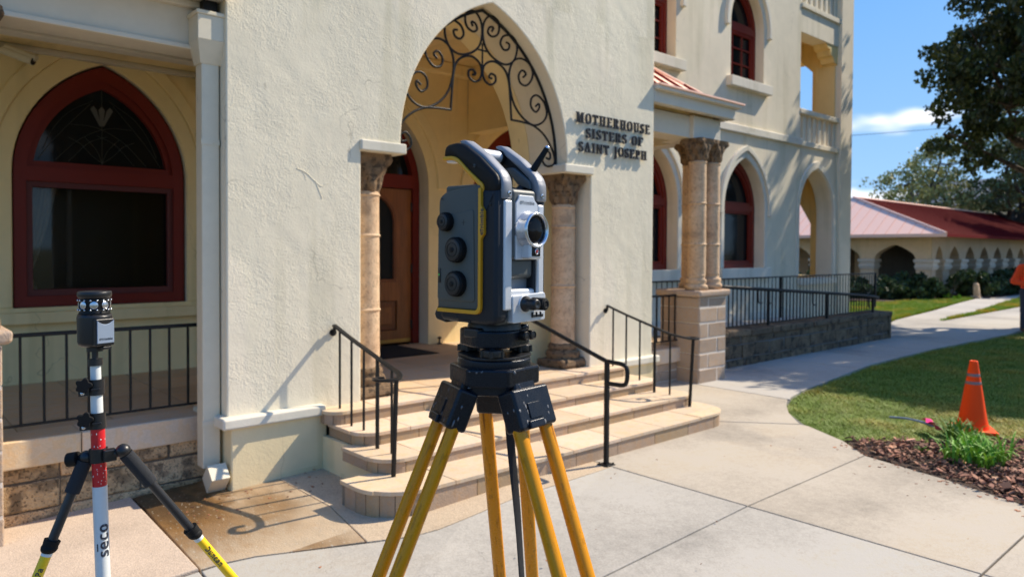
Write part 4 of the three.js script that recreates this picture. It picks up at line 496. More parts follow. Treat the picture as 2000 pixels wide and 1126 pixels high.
{
  const t = thing('stair_handrail', 'middle handrail with a square loop end standing on the pavement', 'handrail', [4.567, 0, -3.925], 0, 'black iron handrails of the entrance steps');
  mesh('post', bar([0, 0, 0], [0, 0.845, 0], 0.036), M.iron, t); mesh('foot_plate', box(-0.055, 0.055, 0, 0.008, -0.055, 0.055, 0.003), M.iron, t);
  for (const [x, z] of [[-0.04, -0.04], [0.04, -0.04], [-0.04, 0.04], [0.04, 0.04]]) mesh('bolt', at(cyl(0.007, 0.008, 0.014, 6), x, 0.014, z), M.iron, t);
  const hz = -1.62, hy = 0.85 + 0.305 * 1.62;
  mesh('handrail', tube([[0, hy, hz - 0.06], [0, hy - 0.04, hz + 0.05], [0, 0.85 + 0.305 * 0.9, -0.9], [0, 0.868, -0.06], [0, 0.852, 0.02], [0, 0.848, 0.14], [0, 0.835, 0.195], [0, 0.80, 0.212], [0, 0.74, 0.212], [0, 0.69, 0.195], [0, 0.675, 0.14], [0, 0.672, 0.01]], 0.0185, 110, 10, false, 0.35), M.iron, t);
  mesh('post', bar([0, F, hz], [0, hy, hz], 0.034), M.iron, t);
}
function terraceRail(label, x0, x1, xs, z) {
  const t = thing('terrace_railing', label, 'railing', [0, 0, z]);
  mesh('top_rail', box(x0, x1, 1.150, 1.176, -0.019, 0.019, 0.005), M.iron, t); mesh('bottom_rail', box(x0, x1, 0.545, 0.560, -0.014, 0.014, 0.003), M.iron, t);
  for (const x of xs) mesh('baluster', box(x - 0.008, x + 0.008, 0.558, 1.152, -0.008, 0.008, 0.002), M.iron, t);
}
terraceRail('black iron railing in front of the big red window on the left porch', 0.69, 2.05, [...Array(10)].map((_, i) => 0.815 + i * 0.136), -5.88);
terraceRail('short black railing between the entrance wall and the right stone pier', 7.235, 8.32, [...Array(8)].map((_, i) => 7.33 + i * 0.132), -5.9);
// ramp with its stone wall and two railings
{
  const w = thing('ramp_wall', 'low dark stone block wall along the ramp right of the pier', 'wall', [0, 0, 0]), q = mul(77);
  const x0 = 8.96, x1 = 15.86, z = -6.0; stones(x0, x1, -0.03, [0.15, 0.215, 0.13], z, 0.34, M.darkstone, M.darkmortar, 23, 0.34, 0.56, w);
  for (let x = x0; x < x1 - 0.05;) { let wd = Math.min(0.62 + 0.3 * q(), x1 - x); if (x1 - x - wd < 0.3) wd = x1 - x; mesh('cap_stone', boxUV(rough(new RoundedBoxGeometry(wd - 0.012, 0.10, 0.42, 5, 0.028).translate(x + wd / 2, 0.51 + (q() - 0.5) * 0.012, z - 0.16), 0.022, Math.floor(q() * 900), 10)), M.darkstone[Math.floor(q() * 3)], w); x += wd; }
  mesh('end_block', boxUV(rough(new RoundedBoxGeometry(0.12, 0.50, 0.36, 4, 0.02).translate(x1 - 0.05, 0.22, z - 0.16), 0.014, 5, 12)), M.darkstone[2], w);
  const rp = thing('ramp', 'concrete ramp behind the low stone wall', 'ramp'); mesh('ramp_slab', prismXZ([[8.97, -8.28], [15.8, -8.28], [15.8, -6.35], [8.97, -6.35]], 0, 0.30), M.pale, rp);
  const rail = (z, x0, x1, ytop, ybot, posts, n, label, hand) => { const t = thing('ramp_railing', label, 'railing', [0, 0, z]);
    mesh('bottom_rail', bar([x0, ybot(x0), 0], [x1, ybot(x1), 0], 0.02), M.iron, t); if (!hand) mesh('top_rail', bar([x0, ytop(x0), 0], [x1, ytop(x1), 0], 0.024), M.iron, t);
    for (let i = 0; i < n; i++) { const x = lerp(x0, x1, (i + 0.5) / n); mesh('picket', box(x - 0.0055, x + 0.0055, ybot(x), ytop(x), -0.0055, 0.0055), M.iron, t); }
    for (const x of posts) mesh('post', bar([x, 0.5, 0], [x, ytop(x) + 0.01, 0], 0.042), M.iron, t);
    if (hand) { mesh('handrail', tube([[x0, ytop(x0) + 0.02, 0.03], [x0 + 1.4, ytop(x0 + 1.4) + 0.02, 0.05], [12, ytop(12) + 0.02, 0.05], [14, ytop(14) + 0.02, 0.05], [x1 - 0.1, ytop(x1) + 0.01, 0.05], [x1 + 0.15, ytop(x1) - 0.02, 0.03]], 0.028, 60, 10), M.iron, t); for (const x of [10.7, 11.02, 12.55, 13.1, 14.9]) mesh('rail_bracket', tube([[x, ytop(x), 0.04], [x, ytop(x) - 0.14, 0.045], [x + 0.05, ytop(x) - 0.20, 0.03], [x + 0.2, ytop(x) - 0.21, 0]], 0.012, 24, 6), M.iron, t); }
    return t; };
  rail(-6.1, 9.02, 15.24, (x) => 1.25 - (x - 9.0) * 0.062, () => 0.60, [11.1, 13.2, 15.22], 52, 'black ramp railing on the low stone wall with a sloping handrail', 1);
  rail(-7.0, 9.1, 17.6, () => 1.28, () => 0.42, [9.1, 13.2, 17.58], 62, 'second black railing of thin pickets close to the wing wall', 0);
}
{
  const m = thing('doormat', 'flat black doormat on the porch floor in front of the door', 'doormat', [4.66, F + 0.001, -8.0]); mesh('mat', box(-0.62, 0.78, 0, 0.012, -0.44, 0.5, 0.004), M.mat, m); mesh('mat_edge', box(-0.65, 0.81, 0, 0.006, -0.47, 0.53, 0.002), M.rubber, m);
  const s = thing('door_stop', 'small black floor door stop right of the door', 'door stop', [6.02, F, -8.22]); mesh('base', at(cyl(0.035, 0.04, 0.012, 16), 0, 0.006, 0), M.black, s); mesh('stem', at(cyl(0.012, 0.014, 0.07, 12), 0, 0.045, 0), M.black, s); mesh('knob', at(new THREE.SphereGeometry(0.028, 14, 10).scale(1, 0.7, 1), 0, 0.085, 0), M.black, s);
}
// ------------------------------------------------------------------ total station on its tripod
const rbox = (x0, x1, y0, y1, z0, z1, r) => boxUV(new RoundedBoxGeometry(x1 - x0, y1 - y0, z1 - z0, 5, r).translate((x0 + x1) / 2, (y0 + y1) / 2, (z0 + z1) / 2));
const disc = (r, h, n = 40) => boxUV(new THREE.LatheGeometry([[0, 0], [r - 0.0015, 0], [r, 0.0015], [r, h - 0.002], [r - 0.002, h], [0, h]].map((p) => new THREE.Vector2(...p)), n));
const toX = (g) => g.rotateZ(Math.PI / 2), toZ = (g) => g.rotateX(Math.PI / 2);   // axis y -> -x, y -> z
const yzShape = (pts, x0, d, bevel) => { const g = new THREE.ExtrudeGeometry(shp(pts), { depth: d - 2 * bevel, bevelEnabled: true, bevelThickness: bevel, bevelSize: bevel, bevelOffset: -bevel, bevelSegments: 4, curveSegments: 10 }); g.rotateY(-Math.PI / 2); g.translate(x0 + d - bevel, 0, 0); return boxUV(toCreasedNormals(g, 0.7)); };   // points are (z, y)
function fillet(pts, r, n = 6) { const o = [], N = pts.length; for (let i = 0; i < N; i++) { const p = new THREE.Vector2(...pts[i]), a = new THREE.Vector2(...pts[(i + N - 1) % N]), b = new THREE.Vector2(...pts[(i + 1) % N]), rr = pts[i][2] ?? r, da = a.clone().sub(p), db = b.clone().sub(p), k = Math.min(rr, da.length() * 0.48, db.length() * 0.48); const s = p.clone().addScaledVector(da.normalize(), k), e = p.clone().addScaledVector(db.normalize(), k); for (let j = 0; j <= n; j++) { const t = j / n; o.push([(1 - t) ** 2 * s.x + 2 * t * (1 - t) * p.x + t * t * e.x, (1 - t) ** 2 * s.y + 2 * t * (1 - t) * p.y + t * t * e.y]); } } return o; }
const TS = [0.970, 1.605, -1.141], YAW = 0.113;
{
  const ts = thing('total_station', 'grey and black surveying total station with yellow trim and a round telescope lens', 'surveying instrument', TS, YAW);
  const W2 = 0.074, D2 = 0.078;
  // lower body and the two side towers
  const body = fillet([[-0.084, 0.006], [-0.080, 0.200], [-0.076, 0.262, 0.02], [0.030, 0.272], [0.078, 0.272], [0.080, 0.012, 0.02], [0.06, 0.0]], 0.014);
  const tower = (s) => { const x0 = s < 0 ? -W2 : W2 - 0.036; return yzShape(fillet([[-0.080, 0.004], [-0.074, 0.262, 0.02], [0.020, 0.270], [0.0795, 0.262, 0.006], [0.0795, 0.006, 0.03], [0.05, 0.0]], 0.012), x0, 0.036, 0.010); };
  const L = mesh('side_tower', tower(-1), M.navy, ts, 'left tower with the knob panel'), Rt = mesh('side_tower', tower(1), M.navy, ts);
  mesh('base_block', rbox(-0.066, 0.066, 0.001, 0.060, -0.076, 0.074, 0.012), M.gunmetal, ts);
  // grey green panel of the left side, with its raised field, knobs and a yellow border
  const pz = [[-0.081, 0.030], [-0.077, 0.250, 0.014], [-0.060, 0.262, 0.014], [0.036, 0.272, 0.004], [0.0375, 0.030, 0.016]];
  mesh('side_panel', yzShape(fillet(pz, 0.006), -W2 - 0.004, 0.012, 0.002), M.green, ts);
  mesh('side_field', yzShape(fillet([[-0.080, 0.045], [-0.0775, 0.208], [0.022, 0.226], [0.026, 0.045]], 0.008), -W2 - 0.0062, 0.006, 0.0015), M.green, ts);
  const yl = [[-0.081, 0.0215], [0.034, 0.0215, 0.012], [0.0425, 0.030, 0.012], [0.0425, 0.168], [0.0505, 0.177], [0.0505, 0.222], [0.0425, 0.232], [0.0425, 0.266], [0.0355, 0.266], [0.0355, 0.036, 0.01], [0.030, 0.0290, 0.01], [-0.081, 0.0290]];
  mesh('yellow_trim', yzShape(fillet(yl, 0.003, 4), -W2 - 0.0072, 0.010, 0.0012), M.yellowp, ts);
  const lab = text('Trimble', 0.0088, 0.0004); lab.rotateZ(Math.PI / 2); lab.rotateY(-Math.PI / 2); lab.translate(-W2 - 0.0076, 0.2035, 0.0465); mesh('lettering', lab, M.print, ts);
  const dot = new THREE.TorusGeometry(0.0028, 0.0007, 6, 20); dot.rotateY(Math.PI / 2); dot.translate(-W2 - 0.0074, 0.1785, 0.0465); mesh('logo', merge([dot, at(new THREE.BoxGeometry(0.0006, 0.001, 0.005), -W2 - 0.0074, 0.1785, 0.0465), at(new THREE.BoxGeometry(0.0006, 0.001, 0.004), -W2 - 0.0074, 0.1768, 0.0462)]), M.print, ts);
  const knob = (y, z, r) => { const k = mesh('knob', toX(disc(r, 0.016)).translate(-W2 - 0.005, y, z), M.rubber, ts); mesh('knob_face', toX(disc(r * 0.86, 0.003)).translate(-W2 - 0.0205, y, z), M.black, k); mesh('knob_ring', new THREE.TorusGeometry(r * 0.55, 0.0007, 6, 36).rotateY(Math.PI / 2).translate(-W2 - 0.0236, y, z), M.dark, k); mesh('knob_centre', toX(disc(r * 0.24, 0.0022, 20)).translate(-W2 - 0.0225, y, z), M.dark, k); const n = Math.round(r * 1600), gr = []; for (let i = 0; i < n; i++) { const a = i / n * 6.283; gr.push(at(new THREE.BoxGeometry(0.012, 0.0016, 0.0016).rotateX(a), -W2 - 0.012, y + r * Math.sin(a), z + r * Math.cos(a))); } mesh('knob_grip', merge(gr), M.rubber, k); };
  knob(0.2025, -0.050, 0.0180); knob(0.1465, -0.020, 0.0245); knob(0.0795, -0.020, 0.0245);
  mesh('cross_mark', merge([at(new THREE.BoxGeometry(0.0006, 0.0115, 0.0009), -W2 - 0.0064, 0.2005, -0.0045), at(new THREE.BoxGeometry(0.0006, 0.0009, 0.0115), -W2 - 0.0064, 0.2005, -0.0045)]), M.black, ts);
  const sw = mesh('power_switch', yzShape(fillet([[-0.077, 0.080], [-0.077, 0.104], [-0.0715, 0.110], [-0.0695, 0.108], [-0.0695, 0.080]], 0.002), -W2 - 0.0075, 0.004, 0.0008), M.black, ts); mesh('status_light', new THREE.SphereGeometry(0.0012, 8, 6).translate(-W2 - 0.0078, 0.0965, -0.0735), M.greenled, sw);
  const screw = (x, y, z, ax, r = 0.0042, m = M.chrome) => { const s = mesh('screw', ax === 'x' ? toX(disc(r, 0.002, 20)).translate(x, y, z) : toZ(disc(r, 0.002, 20)).translate(x, y, z), m, ts); mesh('screw_socket', ax === 'x' ? toX(disc(r * 0.5, 0.001, 6)).translate(x - 0.0015, y, z) : toZ(disc(r * 0.5, 0.001, 6)).translate(x, y, z + 0.0015), M.black, s); };
  screw(-W2 - 0.0035, 0.250, -0.0685, 'x', 0.003, M.gunmetal); screw(-W2 + 0.0002, 0.234, 0.062, 'x', 0.0032, M.black);
  mesh('lock_slot', merge([toX(disc(0.0035, 0.001, 16)).translate(-W2 + 0.0006, 0.0125, -0.030), box(-W2 - 0.0006, -W2 + 0.001, 0.0035, 0.0065, -0.026, 0.010)]), M.black, ts);
  // silver front strips of the towers
  const frontStrip = (x0, x1, y0, y1, z0, z1, r = 0.004) => rbox(x0, x1, y0, y1, z0, z1, r);
  mesh('front_trim', frontStrip(-W2 + 0.017, -0.0345, 0.030, 0.243, 0.045, D2 + 0.006), M.silver, ts); mesh('front_trim', frontStrip(0.043, W2 - 0.012, 0.030, 0.238, 0.045, D2 + 0.006), M.silver, ts);
  // telescope unit
  const t = mesh('telescope', rbox(-0.034, 0.041, 0.128, 0.266, -0.05, D2 + 0.004, 0.009), M.gunmetal, ts);
  mesh('telescope_plate', extrudeXY(shp(fillet([[-0.026, 0.128], [-0.026, 0.238], [-0.019, 0.246], [-0.017, 0.254], [0.027, 0.254], [0.030, 0.246], [0.039, 0.238], [0.039, 0.128]], 0.002)), D2 + 0.002, 0.0055, 0.0012), M.silver, t);
  const nm = text('Trimble', 0.0072, 0.0004); nm.translate(0.010, 0.2395, D2 + 0.0073); mesh('lettering', nm, M.gunmetal, t); mesh('logo', new THREE.TorusGeometry(0.0028, 0.0008, 6, 20).translate(-0.0118, 0.2395, D2 + 0.0075), M.gunmetal, t);
  const lensY = 0.186, lx = 0.010, z0 = D2 + 0.004;
  const ring = new THREE.LatheGeometry([[0.0375, 0], [0.0375, 0.006], [0.0352, 0.009], [0.0345, 0.020], [0.0352, 0.023], [0.0348, 0.0275], [0.0326, 0.0295], [0.0296, 0.0275], [0.0280, 0.023], [0.0278, 0.012]].map((p) => new THREE.Vector2(...p)), 56); mesh('lens_barrel', boxUV(toZ(ring).translate(lx, lensY, z0)), M.chrome, t);
  mesh('objective_lens', toZ(new THREE.LatheGeometry([[0.0283, 0.012], [0.0283, 0.0215], [0.020, 0.0235], [0.012, 0.0246], [0, 0.025]].map((p) => new THREE.Vector2(...p)), 48)).translate(lx, lensY, z0), M.lens, t);
  const cam = mesh('tracker_housing', rbox(lx - 0.0185, lx + 0.0185, lensY - 0.056, lensY - 0.026, z0 - 0.004, z0 + 0.024, 0.004), M.silver, t); mesh('tracker_window', rbox(lx - 0.0125, lx + 0.0125, lensY - 0.0515, lensY - 0.033, z0 + 0.020, z0 + 0.0255, 0.0015), M.lens, cam); mesh('tracker_lens', toZ(disc(0.0048, 0.002, 20)).translate(lx, lensY - 0.042, z0 + 0.0248), M.redlens, cam); mesh('tracker_ring', new THREE.TorusGeometry(0.0052, 0.0009, 6, 24).translate(lx, lensY - 0.042, z0 + 0.0265), M.chrome, cam);
  mesh('telescope_foot', rbox(-0.034, 0.041, 0.090, 0.132, -0.03, D2 - 0.004, 0.010), M.gunmetal, t); mesh('yoke_floor', rbox(-0.040, 0.046, 0.050, 0.070, -0.06, D2 - 0.002, 0.006), M.silver, ts); mesh('yoke_front', rbox(-0.038, 0.044, 0.062, 0.106, -0.05, 0.058, 0.008), M.slate, ts); mesh('yoke_back', rbox(-0.040, 0.046, 0.055, 0.25, -0.072, -0.05, 0.008), M.navy, ts);
  // plummet and button panel
  const pn = mesh('front_panel', extrudeXY(shp(fillet([[-0.034, 0.004], [-0.036, 0.058], [0.062, 0.062], [0.066, 0.056], [0.064, 0.006]], 0.004), fillet([[0.010, 0.030], [0.010, 0.052], [0.052, 0.053], [0.052, 0.030]], 0.003)), D2 - 0.012, 0.020, 0.002), M.silver, ts);
  mesh('panel_window', box(0.009, 0.053, 0.029, 0.054, D2 - 0.004, D2 - 0.001), M.dark, pn); mesh('level_bubble', rbox(0.018, 0.045, 0.033, 0.042, D2 - 0.002, D2 + 0.001, 0.002), M.green, pn);
  const ey = mesh('eyepiece', toZ(boxUV(new THREE.LatheGeometry([[0, 0], [0.0155, 0], [0.0155, 0.006], [0.0125, 0.008], [0.0105, 0.014], [0.0112, 0.018], [0.0112, 0.030], [0.0095, 0.034], [0.006, 0.0345], [0, 0.032]].map((p) => new THREE.Vector2(...p)), 32))).translate(0.0, 0.041, D2 + 0.007), M.black, ts); mesh('eyepiece_ring', new THREE.TorusGeometry(0.0162, 0.0022, 8, 36).translate(0.0, 0.041, D2 + 0.008), M.silver, ey);
  const el = mesh('focus_knob', boxUV(toZ(disc(0.0125, 0.034)).translate(0.0265, 0.0405, D2 + 0.006)), M.rubber, ts); mesh('knob_ring', new THREE.TorusGeometry(0.007, 0.0011, 6, 28).translate(0.0265, 0.0405, D2 + 0.0402), M.dark, el);
  for (let i = 0; i < 3; i++) { const b = mesh('button', rbox(0.021 + i * 0.0125, 0.030 + i * 0.0125, 0.0125, 0.0235, D2 + 0.005, D2 + 0.0115, 0.0015), M.black, pn); mesh('button_cap', box(0.0225 + i * 0.0125, 0.0285 + i * 0.0125, 0.0185, 0.0228, D2 + 0.0112, D2 + 0.0122), M.silver, b); }
  // handle: two cranked side arms, a round grip between them and the antenna
  const arm = [[0.0795, 0.258], [0.0795, 0.286, 0.05], [0.030, 0.328], [-0.022, 0.362, 0.035], [-0.066, 0.357, 0.012], [-0.070, 0.334, 0.006], [-0.034, 0.333, 0.028], [0.004, 0.300], [0.043, 0.272, 0.02], [0.043, 0.258]];
  for (const s of [-1, 1]) {
    const x0 = s < 0 ? -W2 : W2 - 0.030, a = mesh('handle_arm', yzShape(fillet(arm, 0.010), x0, 0.030, 0.006), M.dark, ts);
    const outer = [[0.0850, 0.2445, 0.004], [0.0850, 0.288, 0.05], [0.033, 0.3325], [-0.021, 0.3668, 0.035], [-0.036, 0.3645], [0.024, 0.3200], [0.0700, 0.281, 0.04], [0.060, 0.2445, 0.004]];
    mesh('handle_face', yzShape(fillet(outer, 0.004), s < 0 ? -W2 + 0.011 : W2 - 0.032, 0.0265, 0.003), M.slate, a);
    if (s < 0) { const y = [[0.0435, 0.258], [0.0435, 0.273, 0.02], [0.004, 0.302], [-0.034, 0.3345, 0.026], [-0.071, 0.335], [-0.071, 0.327, 0.004], [-0.036, 0.3265, 0.02], [0.002, 0.2945], [0.0365, 0.266, 0.02], [0.0365, 0.258]]; mesh('yellow_trim', yzShape(fillet(y, 0.004), x0 - 0.0015, 0.016, 0.0015), M.yellowp, a); mesh('latch', rbox(x0 + 0.004, x0 + 0.026, 0.322, 0.330, -0.066, -0.038, 0.003), M.silver, a); }
    screw(s < 0 ? -W2 + 0.0003 : W2 - 0.0302, 0.3105, 0.019, 'x', 0.0034, M.gunmetal); screw(s < 0 ? -0.0455 : 0.0545, 0.256, D2 + 0.0068, 'z', 0.0048);
  }
  mesh('handle_grip', boxUV(toX(cyl(0.0135, 0.0135, 0.092, 32)).translate(-0.001, 0.3405, -0.022)), M.silver, ts); mesh('grip_collar', boxUV(toX(cyl(0.0155, 0.0155, 0.008, 32)).translate(0.041, 0.3405, -0.022)), M.dark, ts);
  mesh('handle_web', yzShape(fillet([[0.070, 0.268], [0.066, 0.285], [0.022, 0.316], [0.002, 0.316], [0.036, 0.280]], 0.004), 0.034, 0.012, 0.001), M.gunmetal, ts);
  const ant = mesh('antenna', rod([0.040, 0.270, 0.040], [0.0765, 0.355, 0.078], 0.0092, 16, 0.0054), M.rubber, ts); mesh('antenna_tip', new THREE.SphereGeometry(0.0054, 14, 10).translate(0.0767, 0.3555, 0.0783), M.chrome, ant);
  mesh('antenna_foot', rod([0.0385, 0.266, 0.0382], [0.0445, 0.281, 0.0450], 0.0108, 16, 0.008), M.navy, ant);
  mesh('top_cap', rbox(-0.066, 0.066, 0.258, 0.276, -0.072, 0.025, 0.006), M.green, ts);
  // tilted display at the back
  mesh('display_unit', yzShape(fillet([[-0.080, 0.062], [-0.110, 0.014], [-0.104, 0.003], [-0.074, -0.003], [-0.070, 0.040]], 0.004), -0.062, 0.124, 0.004), M.navy, ts);
}
// tribrach and tripod
{
  const tp = thing('survey_tripod', 'yellow legged surveying tripod with a scuffed black head carrying the total station', 'tripod', [0.972, 0, -1.138], YAW);
  const y = (v) => 1.605 + v;
  // tribrach
  const tri = (r, round, n = 8) => { const o = []; for (let k = 0; k < 3; k++) { const a = k * 2.0944 + 0.35; o.push([r * Math.cos(a - 0.42), r * Math.sin(a - 0.42), round], [r * Math.cos(a + 0.42), r * Math.sin(a + 0.42), round]); } return fillet(o, round, n); };
  mesh('tribrach_socket', boxUV(at(cyl(0.052, 0.056, 0.018, 48), 0, y(-0.004), 0)), M.black, tp);
  const tb = mesh('tribrach_body', prismXZ(tri(0.078, 0.025), y(-0.043), 0.030, 0.004), M.head, tp);
  mesh('tribrach_lug', rbox(0.040, 0.066, y(-0.040), y(-0.006), -0.012, 0.040, 0.006), M.head, tb); mesh('tribrach_lug', rbox(-0.070, -0.05, y(-0.028), y(-0.008), -0.02, 0.02, 0.005), M.black, tb);
  for (const [x, z] of [[0.012, 0.066], [0.034, 0.064]]) { const k = mesh('clamp_knob', boxUV(toZ(disc(0.0095, 0.018, 24)).translate(x, y(-0.024), z - 0.006)), M.black, tb); mesh('knob_ring', new THREE.TorusGeometry(0.0075, 0.0012, 6, 24).translate(x, y(-0.024), z + 0.012), M.dark, k); }
  for (let k = 0; k < 3; k++) { const a = k * 2.0944 + 0.35, x = 0.063 * Math.cos(a), z = 0.063 * Math.sin(a), s = mesh('foot_screw', boxUV(new THREE.LatheGeometry([[0, -0.068], [0.009, -0.068], [0.010, -0.064], [0.0205, -0.0635], [0.0215, -0.061], [0.0215, -0.0505], [0.0205, -0.049], [0.008, -0.048], [0.007, -0.04], [0, -0.04]].map(([r, v]) => new THREE.Vector2(r, y(v))), 16).translate(x, 0, z)), M.black, tp); for (let i = 0; i < 10; i++) { const b = i / 10 * 6.283; if (i % 2 === 0) mesh('screw_lobe', boxUV(at(cyl(0.0045, 0.0045, 0.013, 8), x + 0.0205 * Math.cos(b), y(-0.0565), z + 0.0205 * Math.sin(b))), M.black, s); } }
  mesh('tribrach_plate', prismXZ(tri(0.084, 0.03), y(-0.0685), 0.004, 0.001), M.black, tp);
  const plt = mesh('head_plate', boxUV(new THREE.LatheGeometry([[0, -0.090], [0.0735, -0.090], [0.075, -0.087], [0.075, -0.074], [0.073, -0.0695], [0.04, -0.0695], [0, -0.0695]].map(([r, v]) => new THREE.Vector2(r, y(v))), 64)), M.head, tp);
  const DIR = [3.555, 5.731, 1.541];   // plan directions of the legs in the local x-z plane: (cos, sin)
  const hex = (r, w, round) => { const o = []; for (const a of DIR) { const c = Math.cos(a), s = Math.sin(a); o.push([a, [r * c + s * w, r * s - c * w, round], [r * c - s * w, r * s + c * w, round]]); } o.sort((p, q) => p[0] - q[0]); return fillet(o.flatMap((q) => [q[1], q[2]]), round, 6); };
  const hd = mesh('tripod_head', prismXZ(hex(0.080, 0.050, 0.008), y(-0.118), 0.032, 0.004), M.head, tp); mesh('head_underside', prismXZ(hex(0.072, 0.042, 0.008), y(-0.136), 0.019, 0.004), M.head, hd);
  mesh('bubble_vial', boxUV(at(cyl(0.0075, 0.0075, 0.009, 18), -0.012, y(-0.141), 0.062)), M.brass, hd);
  const q = mul(404);
  { const ch = []; for (let i = 0; i < 26; i++) { const a = 1.2 + 2.2 * q(), g = new THREE.SphereGeometry(1, 8, 6), p = g.attributes.position; for (let j = 0; j < p.count; j++) { const n = 0.5 + 0.9 * hash(j, i, 61); p.setXY(j, p.getX(j) * n, p.getY(j) * n); } g.scale(0.0015 + 0.004 * q() * q(), 0.001 + 0.0022 * q(), 0.0006); const low = q() < 0.6; g.translate((q() - 0.5) * 0.11, y(low ? -0.117 - 0.01 * q() : -0.0885 - 0.004 * q()), 0.0); ch.push(g.translate(0, 0, 0.0795 * 0 + (low ? 0.0722 : 0.0802))); } const ok = boxUV(merge(ch)); ok.rotateY(-0.75); mesh('paint_chips', ok, M.chip, hd).userData.kind = 'stuff'; }
  DIR.forEach((a, k) => {
    const c = Math.cos(a), s = Math.sin(a), top = [0.066 * c, y(-0.108), 0.066 * s], R0 = [0.755, 0.70, 0.68][k], foot = [R0 * c, hgt(0.97 + R0 * c), R0 * s];
    const dir = V(foot).sub(V(top)).normalize(), side = new THREE.Vector3(-s, 0, c), out = side.clone().cross(dir).normalize(); if (out.x * c + out.z * s < 0) out.negate();
    const frame = new THREE.Matrix4().makeBasis(side, dir, out.clone()); if (frame.determinant() < 0) frame.makeBasis(side.clone().negate(), dir, out.clone());
    const put = (g) => g.applyMatrix4(frame).translate(...top);
    const lg = mesh('leg', put(boxUV(new RoundedBoxGeometry(0.064, 0.070, 0.022, 3, 0.006).translate(0, 0.018, 0))), M.head, tp, ['left leg pointing away to the left', 'rear leg', 'front leg nearest the camera'][k]);
    const hb = mesh('hinge_block', put(boxUV(new RoundedBoxGeometry(0.112, 0.080, 0.044, 4, 0.007).translate(0, 0.062, 0))), M.head, lg);
    const cv = mesh('hinge_cover', put(boxUV(new RoundedBoxGeometry(0.036, 0.030, 0.006, 2, 0.001).translate(0.006, 0.068, 0.0215))), M.head, lg);
    mesh('clamp_lever', put(boxUV(new RoundedBoxGeometry(0.045, 0.016, 0.012, 2, 0.003).translate(0.012, 0.094, 0.022))), M.head, lg);
    const chips = []; for (let i = 0; i < 9; i++) { const g = new THREE.SphereGeometry(1, 7, 5), p = g.attributes.position; for (let j = 0; j < p.count; j++) { const n = 0.6 + 0.8 * hash(j, i, k + 40); p.setXY(j, p.getX(j) * n, p.getY(j) * n); } g.scale(0.0012 + 0.0035 * q() * q(), 0.0012 + 0.004 * q(), 0.0004); g.translate((q() - 0.5) * 0.10, 0.030 + q() * 0.066, 0.0221); chips.push(put(g)); } for (let i = 0; i < 4; i++) { const g = new THREE.SphereGeometry(1, 7, 5); g.scale(0.002 + 0.004 * q(), 0.003 + 0.009 * q(), 0.002); g.translate((q() < 0.5 ? -1 : 1) * 0.0545, 0.035 + q() * 0.055, (q() - 0.2) * 0.02); chips.push(put(g)); } mesh('paint_chips', boxUV(merge(chips)), M.chip, lg).userData.kind = 'stuff';
    const len = V(top).distanceTo(V(foot));
    for (const w of [-1, 1]) { const g = new THREE.CapsuleGeometry(0.0138, len * 0.64 - 0.10, 6, 20); g.scale(1.12, 1, 0.95); g.translate(w * 0.0405, 0.070 + (len * 0.64 - 0.10) / 2, 0); mesh('leg_pole', put(boxUV(g)), M.leg, lg); }
    mesh('leg_clamp', put(boxUV(new RoundedBoxGeometry(0.13, 0.06, 0.045, 3, 0.008).translate(0, len * 0.64, 0))), M.head, lg); mesh('lower_leg', put(boxUV(new RoundedBoxGeometry(0.032, len * 0.42, 0.024, 3, 0.006).translate(0, len * 0.76, 0))), M.leg, lg); mesh('foot_spike', put(boxUV(new THREE.ConeGeometry(0.014, 0.08, 14).rotateX(Math.PI).translate(0, len - 0.035, 0))), M.chip, lg);
  });
  const str = [[0.026, y(-0.150), 0.010], [0.036, y(-0.28), 0.018], [0.052, y(-0.42), 0.022], [0.075, y(-0.62), 0.02]]; mesh('carry_strap', ribbon(str, 0.004, 0.017, 24).translate(0, 0, 0), M.foam, tp);
}
